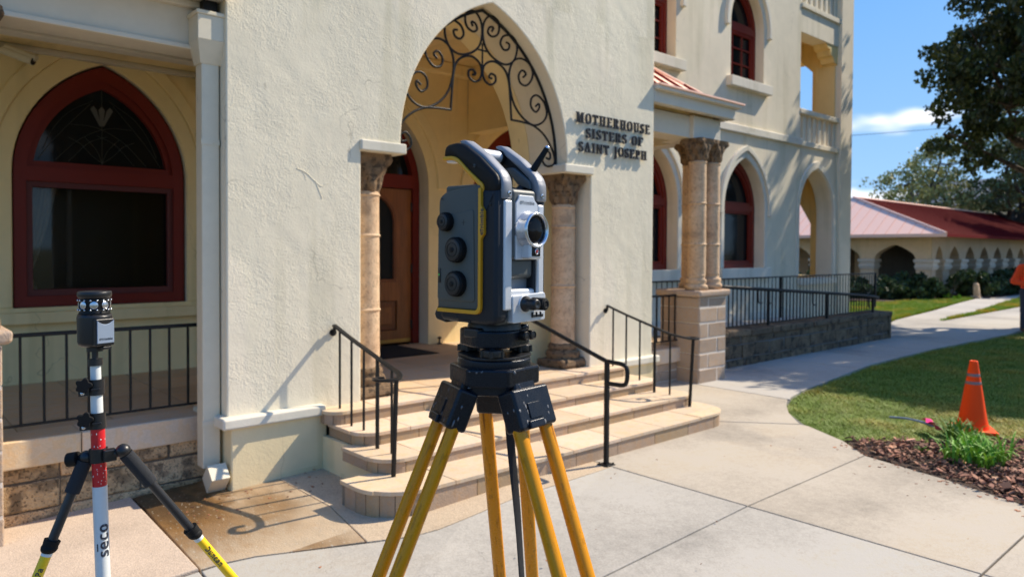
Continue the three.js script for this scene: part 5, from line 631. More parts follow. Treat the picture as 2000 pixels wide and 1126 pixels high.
// ------------------------------------------------------------------ prism pole with bipod
{
  const top = V([0.386, 1.521, -1.796]), low = V([0.394, 1.034, -1.775]), ax = low.clone().sub(top).normalize(), foot = top.clone().addScaledVector(ax, (top.y - hgt(0.4)) / -ax.y);
  const t = thing('prism_pole', 'white and red range pole with a two legged bipod standing left of the tripod', 'range pole', [foot.x, foot.y, foot.z]);
  const up = ax.clone().negate(), L = top.distanceTo(foot), q = new THREE.Quaternion().setFromUnitVectors(new THREE.Vector3(0, 1, 0), up), face = new THREE.Quaternion().setFromAxisAngle(new THREE.Vector3(0, 1, 0), -0.23);
  const put = (g) => g.applyQuaternion(face).applyQuaternion(q), s = 1.6 / 1430;   // local y runs up the pole, local z faces the viewer
  const Y = (py) => L - (py - 690) * s;
  const seg = (n, p0, p1, r, m, par = t) => mesh(n, put(boxUV(at(cyl(r, r, (p1 - p0) * s, 28), 0, (Y(p0) + Y(p1)) / 2, 0))), m, par);
  seg('thread', 676, 706, 0.0065, M.black); seg('thread_nut', 700, 713, 0.0145, M.black); seg('inner_tube', 712, 745, 0.0105, M.white); seg('inner_tube', 768, 808, 0.0120, M.white);
  seg('upper_section', 832, 948, 0.0142, M.redpole); const ws = seg('lower_section', 948, 690 + (L - 0.06) / s, 0.0148, M.white);
  mesh('point', put(boxUV(new THREE.ConeGeometry(0.014, 0.07, 16).rotateX(Math.PI).translate(0, 0.034, 0))), M.chip, t);
  const star = (n, r0, r1) => { const o = []; for (let i = 0; i < 60; i++) { const a = i / 60 * 6.283; o.push([(lerp(r0, r1, 0.5 + 0.5 * Math.cos(a * n))) * Math.cos(a), (lerp(r0, r1, 0.5 + 0.5 * Math.cos(a * n))) * Math.sin(a)]); } return shp(o); };
  for (const [a, b] of [[740, 770], [805, 836]]) {
    const c = seg('clamp', a, b, 0.0165, M.black), ym = (Y(a) + Y(b)) / 2; mesh('clamp_lug', put(rbox(-0.034, -0.008, Y(b), Y(b) + 0.012, -0.008, 0.010, 0.002)), M.black, c); mesh('clamp_screw', put(toZ(disc(0.0042, 0.004, 16)).translate(-0.026, Y(b) + 0.0065, 0.009)), M.chrome, c);
    const k = new THREE.ExtrudeGeometry(star(5, 0.0105, 0.0155), { depth: 0.008, bevelEnabled: true, bevelSize: 0.0015, bevelThickness: 0.002, bevelSegments: 2, curveSegments: 6 }); k.translate(-0.023, Y(b) + 0.024, 0.012); mesh('star_knob', put(boxUV(k)), M.rubber, c); mesh('knob_shaft', put(rod([-0.023, Y(b) + 0.024, -0.004], [-0.023, Y(b) + 0.024, 0.014], 0.005, 12)), M.black, c); mesh('level_vial', put(rbox(-0.010, 0.008, Y(b) + 0.012, Y(b) + 0.015, 0.014, 0.021, 0.001)), M.black, c);
  }
  { // lettering that runs up the pole
    const g = text('seco', 0.022, 0.0008), p = g.attributes.position, bar2 = new THREE.BoxGeometry(0.014, 0.0022, 0.0008).translate(-0.0125, 0.0145, 0.0004), rr = 0.0149; const gg = merge([g, bar2.toNonIndexed()]), pp = gg.attributes.position;
    for (let i = 0; i < pp.count; i++) { const a = -pp.getY(i) / rr + 0.42, r = rr + pp.getZ(i); const yy = Y(1052) + pp.getX(i) * 1.12; pp.setXYZ(i, r * Math.sin(a), yy, r * Math.cos(a)); } gg.computeVertexNormals(); mesh('lettering', put(gg), M.print, ws);
    const sc = []; for (let i = 0; i < 46; i++) { const a = R(-1.0, 1.4), g2 = new THREE.SphereGeometry(1, 6, 4); g2.scale(0.0004 + 0.001 * rnd() ** 2, 0.0004 + 0.0022 * rnd() ** 2, 0.0003); g2.translate(0, 0, 0.0142); g2.rotateY(a); g2.translate(0, Y(R(840, 944)), 0); sc.push(g2); } mesh('scratches', put(merge(sc)), M.white, t).userData.kind = 'stuff';
  }
  // bipod
  const cl = Y(885), joint = (n, pts, r, m, p) => mesh(n, rod(pts[0], pts[1], r, 18, pts[2] ?? r), m, p);
  const cb = mesh('bipod_collar', put(boxUV(at(cyl(0.0185, 0.0185, 0.030, 24), 0, Y(888), 0))), M.black, t);
  joint('thumb_knob', [[-0.0742, 1.4438, -0.1007], [-0.0584, 1.4472, -0.0867]], 0.0155, M.rubber, cb); joint('bracket', [[-0.0589, 1.4458, -0.0938], [-0.0355, 1.4516, -0.073]], 0.0075, M.black, cb); joint('bracket', [[-0.0147, 1.4539, -0.0544], [0.0129, 1.4586, -0.0299]], 0.0085, M.black, cb); mesh('bracket_block', boxUV(new RoundedBoxGeometry(0.026, 0.026, 0.02, 3, 0.003).translate(-0.0076, 1.4554, -0.0414)), M.black, cb);
  const legs = [[[-0.0439, 1.4481, -0.0804], V([-0.40, -1.30, 0]), -0.30, 'left bipod leg'], [[0.0163, 1.4631, -0.027], V([0.66, -1.31, 0]), 0.60, 'right bipod leg']];
  const rgt = V([0.745, 0, 0.667]), awy = V([0.667, 0, -0.745]);
  legs.forEach(([p0, v, aw, lab], i) => {
    const d = rgt.clone().multiplyScalar(v.x).addScaledVector(awy, aw); d.y = v.y; const at2 = (k) => V(p0).addScaledVector(d, k).toArray();
    const k = i ? [0.0, 0.062, 0.157, 0.169, 0.30, 0.99] : [0.0, 0.055, 0.128, 0.14, 0.30, 0.985];
    const lg = mesh('bipod_leg', rod(at2(0.0), at2(k[2] + 0.01), 0.0098, 18), M.carbon, t, lab); mesh('pivot', new THREE.SphereGeometry(0.0155, 18, 12).translate(...p0), M.black, lg); mesh('foam_grip', boxUV(rod(at2(0.006), at2(k[1]), 0.0150, 20)), M.foam, lg); mesh('lock_collar', boxUV(rod(at2(k[2]), at2(k[3]), 0.0165, 20, 0.0150)), M.rubber, lg); mesh('lock_collar', new THREE.SphereGeometry(0.0168, 18, 10).scale(1, 0.8, 1).translate(...at2(k[3])), M.rubber, lg); mesh('white_band', rod(at2(k[3]), at2(k[3] + 0.012), 0.0107, 18), M.white, lg); const yl = mesh('lower_tube', boxUV(rod(at2(k[3] + 0.012), at2(k[5]), 0.0104, 18)), M.bipodyellow, lg); mesh('foot_point', rod(at2(k[5]), at2(1.0), 0.008, 12, 0.002), M.chip, lg);
    const str = i ? 'Duncan' : 'E Pa', g = text(str, i ? 0.0125 : 0.0115, 0.0006), p = g.attributes.position, rr = 0.0105; for (let j = 0; j < p.count; j++) { const a = p.getY(j) / rr, r = rr + p.getZ(j); p.setXYZ(j, p.getX(j), r * Math.sin(a), r * Math.cos(a)); }
    const X = d.clone().normalize().multiplyScalar(i ? 1 : -1), view = V(at2(k[3] + 0.05)).add(foot).sub(V([0, 1.75, 0])).negate().normalize(), Z = view.clone().addScaledVector(X, -view.dot(X)).normalize(), Yv = Z.clone().cross(X); g.applyMatrix4(new THREE.Matrix4().makeBasis(X, Yv, Z)); const c = at2(i ? k[3] + 0.047 : k[3] + 0.040); g.translate(...c); mesh('lettering', g, M.print, yl);
  });
  // the prism on top
  const pr = thing('target_prism', 'black round multi prism target with a grey plate on top of the range pole', 'prism', [top.x, top.y, top.z], 0.33);
  const s2 = s, y = (py) => (690 - py) * s2, lat = (arr, n = 40) => boxUV(new THREE.LatheGeometry(arr.map(([r, py]) => new THREE.Vector2(r * s2, y(py))), n));
  mesh('lower_body', lat([[0, 676], [20, 676], [28, 672], [30, 666], [31, 618], [29, 612], [0, 612]]), M.black, pr); const nk = mesh('neck', lat([[0, 614], [29, 614], [27, 609], [25, 604], [26, 600], [26, 584], [25, 580], [0, 580]]), M.dark, pr); mesh('top_cap', lat([[0, 584], [24, 584], [29, 579], [30, 575], [30, 570], [28, 568], [20, 567.5], [0, 567]]), M.black, pr);
  for (let i = 0; i < 8; i++) { const a = i / 8 * 6.283 + 0.2; mesh('prism_glass', toZ(disc(7.4 * s2, 0.003, 24)).translate(0, y(594), 25.2 * s2).rotateY(a), M.chrome, nk); }
  for (let i = 0; i < 16; i++) for (const py of [585, 603.5]) mesh('reflector_stud', new THREE.SphereGeometry(0.0021, 8, 6).translate(0, y(py), 28.6 * s2).rotateY(i / 16 * 6.283), M.chrome, nk);
  const pl = mesh('battery_case', rbox(-0.021, 0.021, y(676) + 0.004, y(620), 0.015, 0.0385, 0.003), M.black, pr); mesh('front_plate', extrudeXY(shp([[-0.0185, y(667)], [-0.0185, y(623)], ...[...Array(11)].map((_, i) => { const u = i / 10 * 2 - 1; return [u * 0.0185, y(631 - 8 * u * u)]; }), [0.0185, y(623)], [0.0185, y(667)]]), 0.0375, 0.003, 0.0006), M.plate, pl);
  const nm = text('Trimble', 0.0048, 0.0003); nm.translate(0.0025, y(659), 0.0405); mesh('lettering', nm, M.dark, pl); mesh('logo', new THREE.TorusGeometry(0.0018, 0.0006, 6, 16).translate(-0.0122, y(659), 0.0405), M.dark, pl);
  mesh('power_button', rbox(-0.004, 0.016, y(680), y(674), 0.01, 0.036, 0.002), M.black, pr); mesh('quick_release', boxUV(at(cyl(0.0165, 0.0165, 0.009, 20), 0, y(681), 0)), M.black, pr);
}
// ------------------------------------------------------------------ traffic cone, marking flag
{
  const c = thing('traffic_cone', 'orange traffic cone with two faded bands standing at the lawn edge', 'traffic cone', [8.25, -0.012, -2.33], 0.5);
  mesh('cone_base', boxUV(rough(new RoundedBoxGeometry(0.37, 0.035, 0.37, 4, 0.014).translate(0, 0.018, 0), 0.008, 71, 12)), M.orange, c);
  mesh('cone_body', boxUV(new THREE.LatheGeometry([[0.142, 0.03], [0.140, 0.05], [0.124, 0.12], [0.041, 0.66], [0.036, 0.695], [0.030, 0.700], [0.026, 0.69], [0.03, 0.64], [0.12, 0.10], [0.132, 0.03]].map((p) => new THREE.Vector2(...p)), 40)), M.orange, c);
  const r = (y) => 0.124 - (y - 0.12) / 0.54 * 0.083 + 0.0015; for (const [a, b] of [[0.545, 0.575], [0.468, 0.498]]) mesh('reflective_band', boxUV(new THREE.LatheGeometry([[r(a) - 0.003, a], [r(a), a + 0.001], [r(b), b - 0.001], [r(b) - 0.003, b]].map((p) => new THREE.Vector2(...p)), 40)), M.cuff, c);
  const f = thing('marking_flag', 'pink marking flag on a bluish wire lying in the grass beside the mulch', 'flag', [7.80, 0.03, -2.62]);
  mesh('wire', tube([[0.10, 0.035, -0.36], [0.06, 0.055, -0.2], [0.02, 0.06, -0.08], [0.0, 0.055, 0.0], [-0.01, 0.035, 0.09]], 0.010, 24, 6), M.wire, f); mesh('wire_sleeve', rod([0.022, 0.06, -0.085], [0.004, 0.056, -0.02], 0.0115, 8), M.plate, f);
  const g = new THREE.PlaneGeometry(0.20, 0.13, 10, 6), p = g.attributes.position; for (let i = 0; i < p.count; i++) p.setZ(i, 0.018 * Math.sin(p.getX(i) * 40) + 0.012 * Math.sin(p.getY(i) * 55 + 1)); g.rotateX(-0.95); g.rotateY(0.7); g.translate(0.035, 0.055, 0.06); g.computeVertexNormals(); mesh('flag_sheet', g, M.pink, f);
}
// ------------------------------------------------------------------ person in an orange jacket
{
  const pp = thing('person', 'person in an orange long sleeved jacket and dark grey trousers standing at the right edge', 'person', [19.68, 0, -4.47], -0.9);
  function body(caps, lo, hi, res, k, name, mat, hem = -9) {
    const mc = new MarchingCubes(res, new THREE.MeshBasicMaterial(), false, false, 60000); mc.isolation = 0; const n = mc.size, f = mc.field, half = Math.max(hi[0] - lo[0], hi[1] - lo[1], hi[2] - lo[2]) / 2, c = [0, 1, 2].map((i) => (lo[i] + hi[i]) / 2), p = new THREE.Vector3(), a = new THREE.Vector3(), ab = new THREE.Vector3();
    for (let z = 0; z < n; z++) for (let y = 0; y < n; y++) for (let x = 0; x < n; x++) { p.set((x - n / 2) / (n / 2) * half + c[0], (y - n / 2) / (n / 2) * half + c[1], (z - n / 2) / (n / 2) * half + c[2]); let d = 1e9; for (const [A, B, r0, r1, fl = 1] of caps) { a.set(...A); ab.set(...B).sub(a); const t = clamp(p.clone().sub(a).dot(ab) / (ab.lengthSq() || 1e-9)), q = a.clone().addScaledVector(ab, t), dx = p.x - q.x, dy = p.y - q.y, dz = (p.z - q.z) * fl; const e = Math.sqrt(dx * dx + dy * dy + dz * dz) - lerp(r0, r1, t); const h = clamp(0.5 + 0.5 * (d - e) / k); d = lerp(d, e, h) - k * h * (1 - h); } d = Math.max(d, hem - p.y); f[x + y * n + z * n * n] = -d; }
    mc.update(); const g = new THREE.BufferGeometry(), cnt = mc.count; g.setAttribute('position', new THREE.BufferAttribute(mc.positionArray.slice(0, cnt * 3), 3)); g.setAttribute('normal', new THREE.BufferAttribute(mc.normalArray.slice(0, cnt * 3), 3)); g.scale(half, half, half); g.translate(...c); g.computeVertexNormals(); return mesh(name, boxUV(g), mat, pp);
  }
  const sh = 1.44, el = [[0.30, 1.15, -0.05], [-0.30, 1.13, -0.06]], wr = [[0.20, 1.06, 0.20], [-0.18, 1.06, 0.20]];
  const limbs = [[[0.19, sh, 0], el[0], 0.058, 0.046], [el[0], wr[0], 0.045, 0.032], [[-0.19, sh, 0], el[1], 0.058, 0.046], [el[1], wr[1], 0.045, 0.032]];
  const hands = wr.flatMap((w, i) => { const s = i ? -1 : 1, o = [[w, [w[0] - s * 0.03, w[1] - 0.01, w[2] + 0.07], 0.028, 0.032]]; for (let k = 0; k < 4; k++) o.push([[w[0] - s * 0.03, w[1] - 0.03 + k * 0.02, w[2] + 0.07], [w[0] - s * (0.07 + 0.01 * (k % 2)), w[1] - 0.035 + k * 0.02, w[2] + 0.11], 0.0095, 0.008]); o.push([[w[0], w[1] + 0.02, w[2] + 0.03], [w[0] - s * 0.04, w[1] + 0.05, w[2] + 0.07], 0.011, 0.009]); return o; });
  body([[[0, 1.02, 0], [0, 1.38, 0.005], 0.135, 0.145, 1.35], [[0, 1.42, 0], [0, 1.58, 0.01], 0.06, 0.055], [[0, 1.64, 0.015], [0, 1.71, 0.0], 0.078, 0.092], [[0, 1.60, 0.05], [0, 1.62, 0.06], 0.05, 0.05], [[0, 1.655, 0.105], [0, 1.64, 0.118], 0.012, 0.014], [[0.095, 1.65, 0], [0.097, 1.67, 0], 0.018, 0.02], [[-0.095, 1.65, 0], [-0.097, 1.67, 0], 0.018, 0.02], ...limbs, ...hands, [[0.09, 0.93, 0], [0.10, 0.48, 0.01], 0.085, 0.055], [[0.10, 0.48, 0.01], [0.10, 0.07, -0.02], 0.055, 0.04], [[-0.09, 0.93, 0], [-0.11, 0.48, 0.01], 0.085, 0.055], [[-0.11, 0.48, 0.01], [-0.11, 0.07, -0.02], 0.055, 0.04]], [-0.5, 0, -0.4], [0.5, 1.85, 0.5], 110, 0.03, 'body', M.skin);
  body([[[0, 0.80, 0], [0, 1.36, 0], 0.185, 0.185, 1.35], [[-0.17, sh - 0.01, 0], [0.17, sh - 0.01, 0], 0.085, 0.085], [[0, 1.46, 0], [0, 1.50, 0.005], 0.085, 0.075], [[0.19, sh - 0.01, 0], el[0], 0.08, 0.068], [el[0], wr[0], 0.068, 0.052], [[-0.19, sh - 0.01, 0], el[1], 0.08, 0.068], [el[1], wr[1], 0.068, 0.052]], [-0.5, 0.6, -0.4], [0.5, 1.7, 0.5], 84, 0.04, 'jacket', M.shirt, 0.80);
  body([[[-0.06, 0.90, 0], [0.06, 0.90, 0], 0.145, 0.145, 1.15], [[0.09, 0.86, 0], [0.10, 0.48, 0.01], 0.115, 0.085], [[0.10, 0.48, 0.01], [0.10, 0.10, -0.01], 0.085, 0.075], [[-0.09, 0.86, 0], [-0.11, 0.48, 0.01], 0.115, 0.085], [[-0.11, 0.48, 0.01], [-0.11, 0.10, -0.01], 0.085, 0.075]], [-0.5, 0, -0.4], [0.5, 1.1, 0.5], 84, 0.03, 'trousers', M.jeans);
  for (const x of [0.10, -0.11]) body([[[x, 0.05, -0.05], [x, 0.04, 0.14], 0.052, 0.042], [[x, 0.05, -0.03], [x, 0.14, -0.02], 0.055, 0.055]], [x - 0.2, -0.1, -0.2], [x + 0.2, 0.3, 0.3], 40, 0.03, 'boot', M.boot);
  body([[[0, 1.72, -0.015], [0, 1.70, -0.03], 0.100, 0.096], [[0, 1.63, -0.05], [0, 1.68, -0.04], 0.07, 0.085]], [-0.2, 1.45, -0.25], [0.2, 1.9, 0.2], 48, 0.03, 'hair', M.hair);
  for (const s of [-1, 1]) mesh('eye', new THREE.SphereGeometry(0.011, 10, 8).translate(s * 0.033, 1.672, 0.083), M.black, pp); mesh('mouth', new THREE.SphereGeometry(1, 10, 8).scale(0.022, 0.005, 0.008).translate(0, 1.603, 0.103), M.redlens, pp);
}
// ------------------------------------------------------------------ arcade building with the red metal roof
{
  const xc = 31.9, zc = -10.54, b = thing('arcade_building', 'low tan arcade building with pointed arches and a red metal hip roof', 'building');
  const flatArch = (c, w, y0, ys, rise) => { const o = [[c - w, y0]]; for (let i = -12; i <= 12; i++) { const t = i / 12; o.push([c + t * w, ys + rise * Math.pow(1 - Math.abs(t), 0.5)]); } o.push([c + w, y0]); return o; };
  const holes = [], hz = []; let x = xc + 0.40; for (let i = 0; i < 14; i++) { const w = i ? 0.62 : 0.42; holes.push([x + w, w]); x += 2 * w + 0.76; }
  const tan = stucco([0.78, 0.56, 0.34], 0.006), shade = stucco([0.60, 0.43, 0.27], 0.006), dim = stucco([0.20, 0.145, 0.09], 0.006), cap = stucco([0.70, 0.58, 0.44], 0.003);  // shade and dim: the tan paint darkened to paint in shade
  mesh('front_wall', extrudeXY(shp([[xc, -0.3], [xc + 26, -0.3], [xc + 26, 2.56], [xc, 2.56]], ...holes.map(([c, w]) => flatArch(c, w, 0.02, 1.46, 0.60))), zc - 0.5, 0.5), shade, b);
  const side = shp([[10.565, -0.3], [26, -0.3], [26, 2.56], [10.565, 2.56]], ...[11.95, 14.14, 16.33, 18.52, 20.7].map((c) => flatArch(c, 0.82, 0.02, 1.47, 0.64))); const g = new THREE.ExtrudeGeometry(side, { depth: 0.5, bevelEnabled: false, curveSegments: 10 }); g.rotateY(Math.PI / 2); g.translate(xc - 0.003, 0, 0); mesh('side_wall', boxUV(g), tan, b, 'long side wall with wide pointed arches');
  const pillar = (px, pz, w, d) => { const c = mesh('pillar_capital', box(px - w / 2 - 0.10, px + w / 2 + 0.10, 1.36, 1.50, pz - d / 2 - 0.10, pz + d / 2 + 0.10, 0.03), cap, b); mesh('capital_neck', box(px - w / 2 - 0.05, px + w / 2 + 0.05, 1.08, 1.36, pz - d / 2 - 0.05, pz + d / 2 + 0.05, 0.02), cap, c); mesh('capital_band', box(px - w / 2 - 0.08, px + w / 2 + 0.08, 1.16, 1.24, pz - d / 2 - 0.08, pz + d / 2 + 0.08, 0.02), cap, c); mesh('pillar_base', box(px - w / 2 - 0.07, px + w / 2 + 0.07, -0.2, 0.18, pz - d / 2 - 0.07, pz + d / 2 + 0.07, 0.02), cap, c); };
  pillar(xc + 0.24, zc - 0.28, 0.5, 0.56); for (const z of [-13.05, -15.23, -17.42, -19.6]) pillar(xc + 0.24, z, 0.5, 0.52); for (let i = 0; i < holes.length - 1; i++) pillar((holes[i][0] + holes[i][1] + holes[i + 1][0] - holes[i + 1][1]) / 2, zc - 0.24, 0.72, 0.52);
  mesh('inner_wall', box(xc + 2.6, xc + 26, -0.2, 2.5, zc - 3.2, zc - 2.9), dim, b); mesh('inner_wall', box(xc + 2.6, xc + 2.9, -0.2, 2.5, -26, zc - 3.21), dim, b); mesh('porch_floor', box(xc + 0.01, xc + 26, -0.2, 0.04, -26, zc - 0.01), M.grout, b); mesh('ceiling', box(xc + 0.01, xc + 26, 2.5, 2.55, -26, zc - 0.01), dim, b);  // arcade interior coloured dark, shade painted into walls, ceiling and floor
  for (const z of [-14.2, -17.0]) mesh('inner_pier', box(xc + 2.2, xc + 2.59, 0, 2.5, z - 0.3, z + 0.3), tan, b);
  // roof slopes
  const e = 2.50, C = [xc - 0.8, e, zc + 0.75], Rg = [xc + 2.2, 4.27, -14.6], tri = (...p) => { const g = new THREE.BufferGeometry(); g.setAttribute('position', new THREE.Float32BufferAttribute(p.flat(), 3)); g.computeVertexNormals(); return boxUV(g); }, E = [xc + 32, e, zc + 0.75], R2 = [xc + 32, 4.27, -14.6], B = [xc - 0.8, e, -27], RB = [xc + 2.2, 4.27, -27];
  const left = mesh('roof_slope', tri(C, Rg, RB, C, RB, B), M.roofglare, b, 'end slope of the red roof with pale pink glare painted into its colour'), right = mesh('roof_slope', tri(C, E, R2, C, R2, Rg), M.roofred, b, 'dark red long slope of the roof');  // one red roof: glare is painted into the left slope
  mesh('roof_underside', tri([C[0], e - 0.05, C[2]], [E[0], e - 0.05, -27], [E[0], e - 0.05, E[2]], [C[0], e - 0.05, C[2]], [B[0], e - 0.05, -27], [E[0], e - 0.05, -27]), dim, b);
  mesh('eave_board', box(C[0] - 0.02, E[0], e - 0.12, e + 0.01, C[2] - 0.01, C[2] + 0.03), M.roofred, b); mesh('eave_board', box(C[0] - 0.03, C[0] + 0.01, e - 0.12, e + 0.01, -27, C[2] + 0.03), M.roofglare, b);
  for (let i = 1; i < 30; i++) { const z = C[2] - i * 0.45, t = clamp((C[2] - z) / (C[2] - Rg[2])); mesh('roof_seam', rod([C[0], e + 0.01, z], [lerp(C[0], Rg[0], t), lerp(e, 4.27, t) + 0.01, z], 0.011, 5), M.glareseam, left); }
  for (let i = 1; i < 64; i++) { const x = C[0] + i * 0.45, t = clamp((x - C[0]) / (Rg[0] - C[0])); mesh('roof_seam', rod([x, e + 0.01, C[2]], [x, lerp(e, 4.27, t) + 0.01, lerp(C[2], Rg[2], t)], 0.018, 5), M.roofred, right); }
  mesh('hip_cap', rod([C[0], e + 0.02, C[2]], [Rg[0], 4.30, Rg[2]], 0.05, 8), M.roofglare, left); mesh('ridge_cap', rod([Rg[0], 4.30, Rg[2]], [R2[0], 4.30, R2[2]], 0.05, 8), M.roofglare, right);
  const h = thing('far_house', 'distant grey roofed house seen between the tree limbs', 'house', [82, 0, -21]); mesh('wall', box(-7, 7, 0, 6.2, -6, 0), tan, h); mesh('roof', (() => { const s = new THREE.ExtrudeGeometry(shp([[-7.6, 6.1], [0, 9.0], [7.6, 6.1]]), { depth: 7, bevelEnabled: false }); s.translate(0, 0, -6.5); return boxUV(s); })(), M.gunmetal, h); for (const x of [-4, 0, 4]) mesh('window', box(x - 0.7, x + 0.7, 3.4, 5.0, 0.0, 0.04), M.glass, h);
}
// ------------------------------------------------------------------ plants and trees
function leaves(blobs, n, size, seed, flat = 0.5, clump = 0.34) { // leaf-sized faces in many small clumps, with gaps between the clumps
  const q = mul(seed), pos = new Float32Array(n * 18), col = new Float32Array(n * 18), tot = blobs.reduce((a, b) => a + b[3] ** 2.4, 0); let o = 0; const u = new THREE.Vector3(), v = new THREE.Vector3();
  const ball = () => { let x, y, z; do { x = q() * 2 - 1; y = q() * 2 - 1; z = q() * 2 - 1; } while (x * x + y * y + z * z > 1); return [x, y, z]; };
  for (const bl of blobs) { const m = Math.round(n * bl[3] ** 2.4 / tot), nc = Math.max(5, Math.round(30 * bl[3] ** 1.3)), cl = []; for (let i = 0; i < nc; i++) { const [x, y, z] = ball(), l = Math.hypot(x, y, z) || 1, k = Math.pow(l, 0.4) / l * bl[3] * (0.7 + 0.45 * q()); cl.push([bl[0] + x * k, bl[1] + y * k * (bl[4] ?? 0.75), bl[2] + z * k, bl[3] * clump * (0.5 + 0.8 * q()), 0.7 + 0.6 * q()]); }
    for (let i = 0; i < m && o < n * 18; i++) { const c = cl[Math.floor(q() * nc)], [x, y, z] = ball(), cx = c[0] + x * c[3] * 1.15, cy = c[1] + y * c[3] * 0.7, cz = c[2] + z * c[3] * 1.15; u.set(q() - 0.5, (q() - 0.5) * flat, q() - 0.5).normalize(); v.set(q() - 0.5, (q() - 0.5) * 2, q() - 0.5).normalize(); v.addScaledVector(u, -v.dot(u)).normalize(); const L = size * (0.55 + 0.9 * q()), w = L * 0.40, t = c[4] * (0.65 + 0.7 * q()); const P = [[-w * 0.1, 0], [w, L * 0.5], [-w, L * 0.5], [w, L * 0.5], [0, L], [-w, L * 0.5]]; for (const [a, b] of P) { pos[o] = cx + u.x * a + v.x * b; pos[o + 1] = cy + u.y * a + v.y * b; pos[o + 2] = cz + u.z * a + v.z * b; col[o] = t * (0.85 + 0.35 * q()); col[o + 1] = t; col[o + 2] = t * 0.9; o += 3; } } }
  const g = new THREE.BufferGeometry(); g.setAttribute('position', new THREE.BufferAttribute(pos.slice(0, o), 3)); g.setAttribute('color', new THREE.BufferAttribute(col.slice(0, o), 3)); g.computeVertexNormals(); return g;
}
function limb(a, b, r0, r1, wob, seed) { const q = mul(seed), A = V(a), B = V(b), n = 6, pts = []; for (let i = 0; i <= n; i++) { const p = A.clone().lerp(B, i / n), k = Math.sin(Math.PI * i / n) * wob; p.x += (q() - 0.5) * k; p.y += (q() - 0.5) * k * 0.5; p.z += (q() - 0.5) * k; pts.push(p); } const c = new THREE.CatmullRomCurve3(pts), g = new THREE.TubeGeometry(c, 18, 1, 9), p = g.attributes.position, N = g.attributes.normal; for (let i = 0; i <= 18; i++) for (let j = 0; j <= 9; j++) { const k = i * 10 + j, r = lerp(r0, r1, i / 18) * (1 + 0.15 * (hash(i, j % 9, seed) - 0.5)); p.setXYZ(k, p.getX(k) + N.getX(k) * (r - 1), p.getY(k) + N.getY(k) * (r - 1), p.getZ(k) + N.getZ(k) * (r - 1)); } g.computeVertexNormals(); return g; }
function tree(label, x, z, h0, blobs, n, size, mat, rTrunk, seed, clump = 0.34, lean = [0, 0]) {
  const t = thing('oak_tree', label, 'tree', [x, -0.05, z]), fork = [lean[0], h0, lean[1]];
  const trunk = mesh('trunk', boxUV(limb([0, -0.2, 0], fork, rTrunk, rTrunk * 0.75, 0.3, seed)), M.bark, t), br = blobs.map((b, i) => boxUV(limb(fork, [b[0], b[1], b[2]], rTrunk * 0.5 * Math.min(1, 0.5 + b[3] / 4), 0.03, 1.2, seed + i + 1))); const q = mul(seed + 99), tw = []; for (const b of blobs) for (let i = 0; i < 5; i++) { const a = q() * 6.283, e = q() * 1.6 - 0.5; tw.push(boxUV(limb([b[0], b[1], b[2]], [b[0] + Math.cos(a) * Math.cos(e) * b[3] * 0.9, b[1] + Math.sin(e) * b[3] * 0.7, b[2] + Math.sin(a) * Math.cos(e) * b[3] * 0.9], 0.035, 0.012, 0.5, seed + 200 + i))); } mesh('limbs', merge([...br, ...tw]), M.bark, trunk);
  mesh('crown', leaves(blobs, n, size, seed, 0.5, clump), mat, t);
}
// tree whose dark crown hangs into the upper right; its trunk stands just outside the frame
tree('big dark oak whose crown fills the upper right corner', 22.5, -3.9, 3.0, [[-3.0, 6.1, 0.2, 1.15], [-2.5, 7.9, -0.8, 1.35], [-2.4, 9.6, 0.6, 1.3], [-1.0, 5.2, 1.0, 1.3], [-1.4, 11.2, -0.5, 1.5], [-0.2, 8.0, 1.2, 2.0], [0.6, 10.0, -1.4, 2.0], [-0.7, 6.6, -2.0, 1.6], [1.6, 7.0, -2.2, 1.8], [2.2, 9.2, 1.4, 2.0], [2.4, 6.2, 1.6, 1.5], [0.6, 12.0, 0.6, 1.6], [-3.3, 11.9, -0.3, 0.55], [-3.45, 12.9, -0.4, 0.3], [-3.7, 7.3, 0.6, 0.55], [-0.6, 4.7, -2.6, 0.9], [-1.5, 5.3, -1.4, 0.8]], 82000, 0.115, M.leafOak, 0.42, 701, 0.235);
tree('oak beside the lawn to the right whose shade falls on the grass and path', 19.0, -0.3, 2.6, [[-0.8, 4.8, 0.2, 1.2], [0.6, 5.2, -1.2, 1.3], [0.4, 6.2, 1.0, 1.5], [-1.4, 6.6, -0.9, 1.3], [1.4, 6.8, 0.2, 1.4], [-0.2, 7.8, -0.4, 1.5], [1.8, 5.4, 1.6, 1.1], [0.2, 5.6, 2.6, 1.3], [2.6, 6.4, 2.8, 1.4], [-3.2, 5.6, -1.2, 1.0], [-2.6, 6.4, -2.6, 1.1], [-0.8, 5.6, -2.2, 1.2], [1.0, 6.0, -2.4, 1.4], [2.6, 5.4, -2.0, 1.3], [3.6, 6.6, -0.6, 1.4], [-0.4, 7.0, -1.8, 1.2], [-1.8, 5.4, -0.4, 1.0]], 62000, 0.14, M.leafOak, 0.3, 731);
tree('sparse pale leafed oak behind the ridge of the red roof', 53, -17.5, 2.4, [[-4.6, 5.2, 0.4, 1.5, 0.6], [-2.4, 6.2, -1, 1.9, 0.7], [0.2, 7.6, 0.6, 2.2, 0.7], [2.6, 6.6, -0.8, 2.0, 0.7], [-0.8, 5.0, 1, 1.8, 0.6], [3.8, 5.0, 1.2, 1.7, 0.6], [-3.6, 4.2, 1.2, 1.3, 0.6], [1.4, 8.9, 0, 1.1, 0.7]], 7500, 0.18, M.leafPale, 0.36, 761, 0.24);
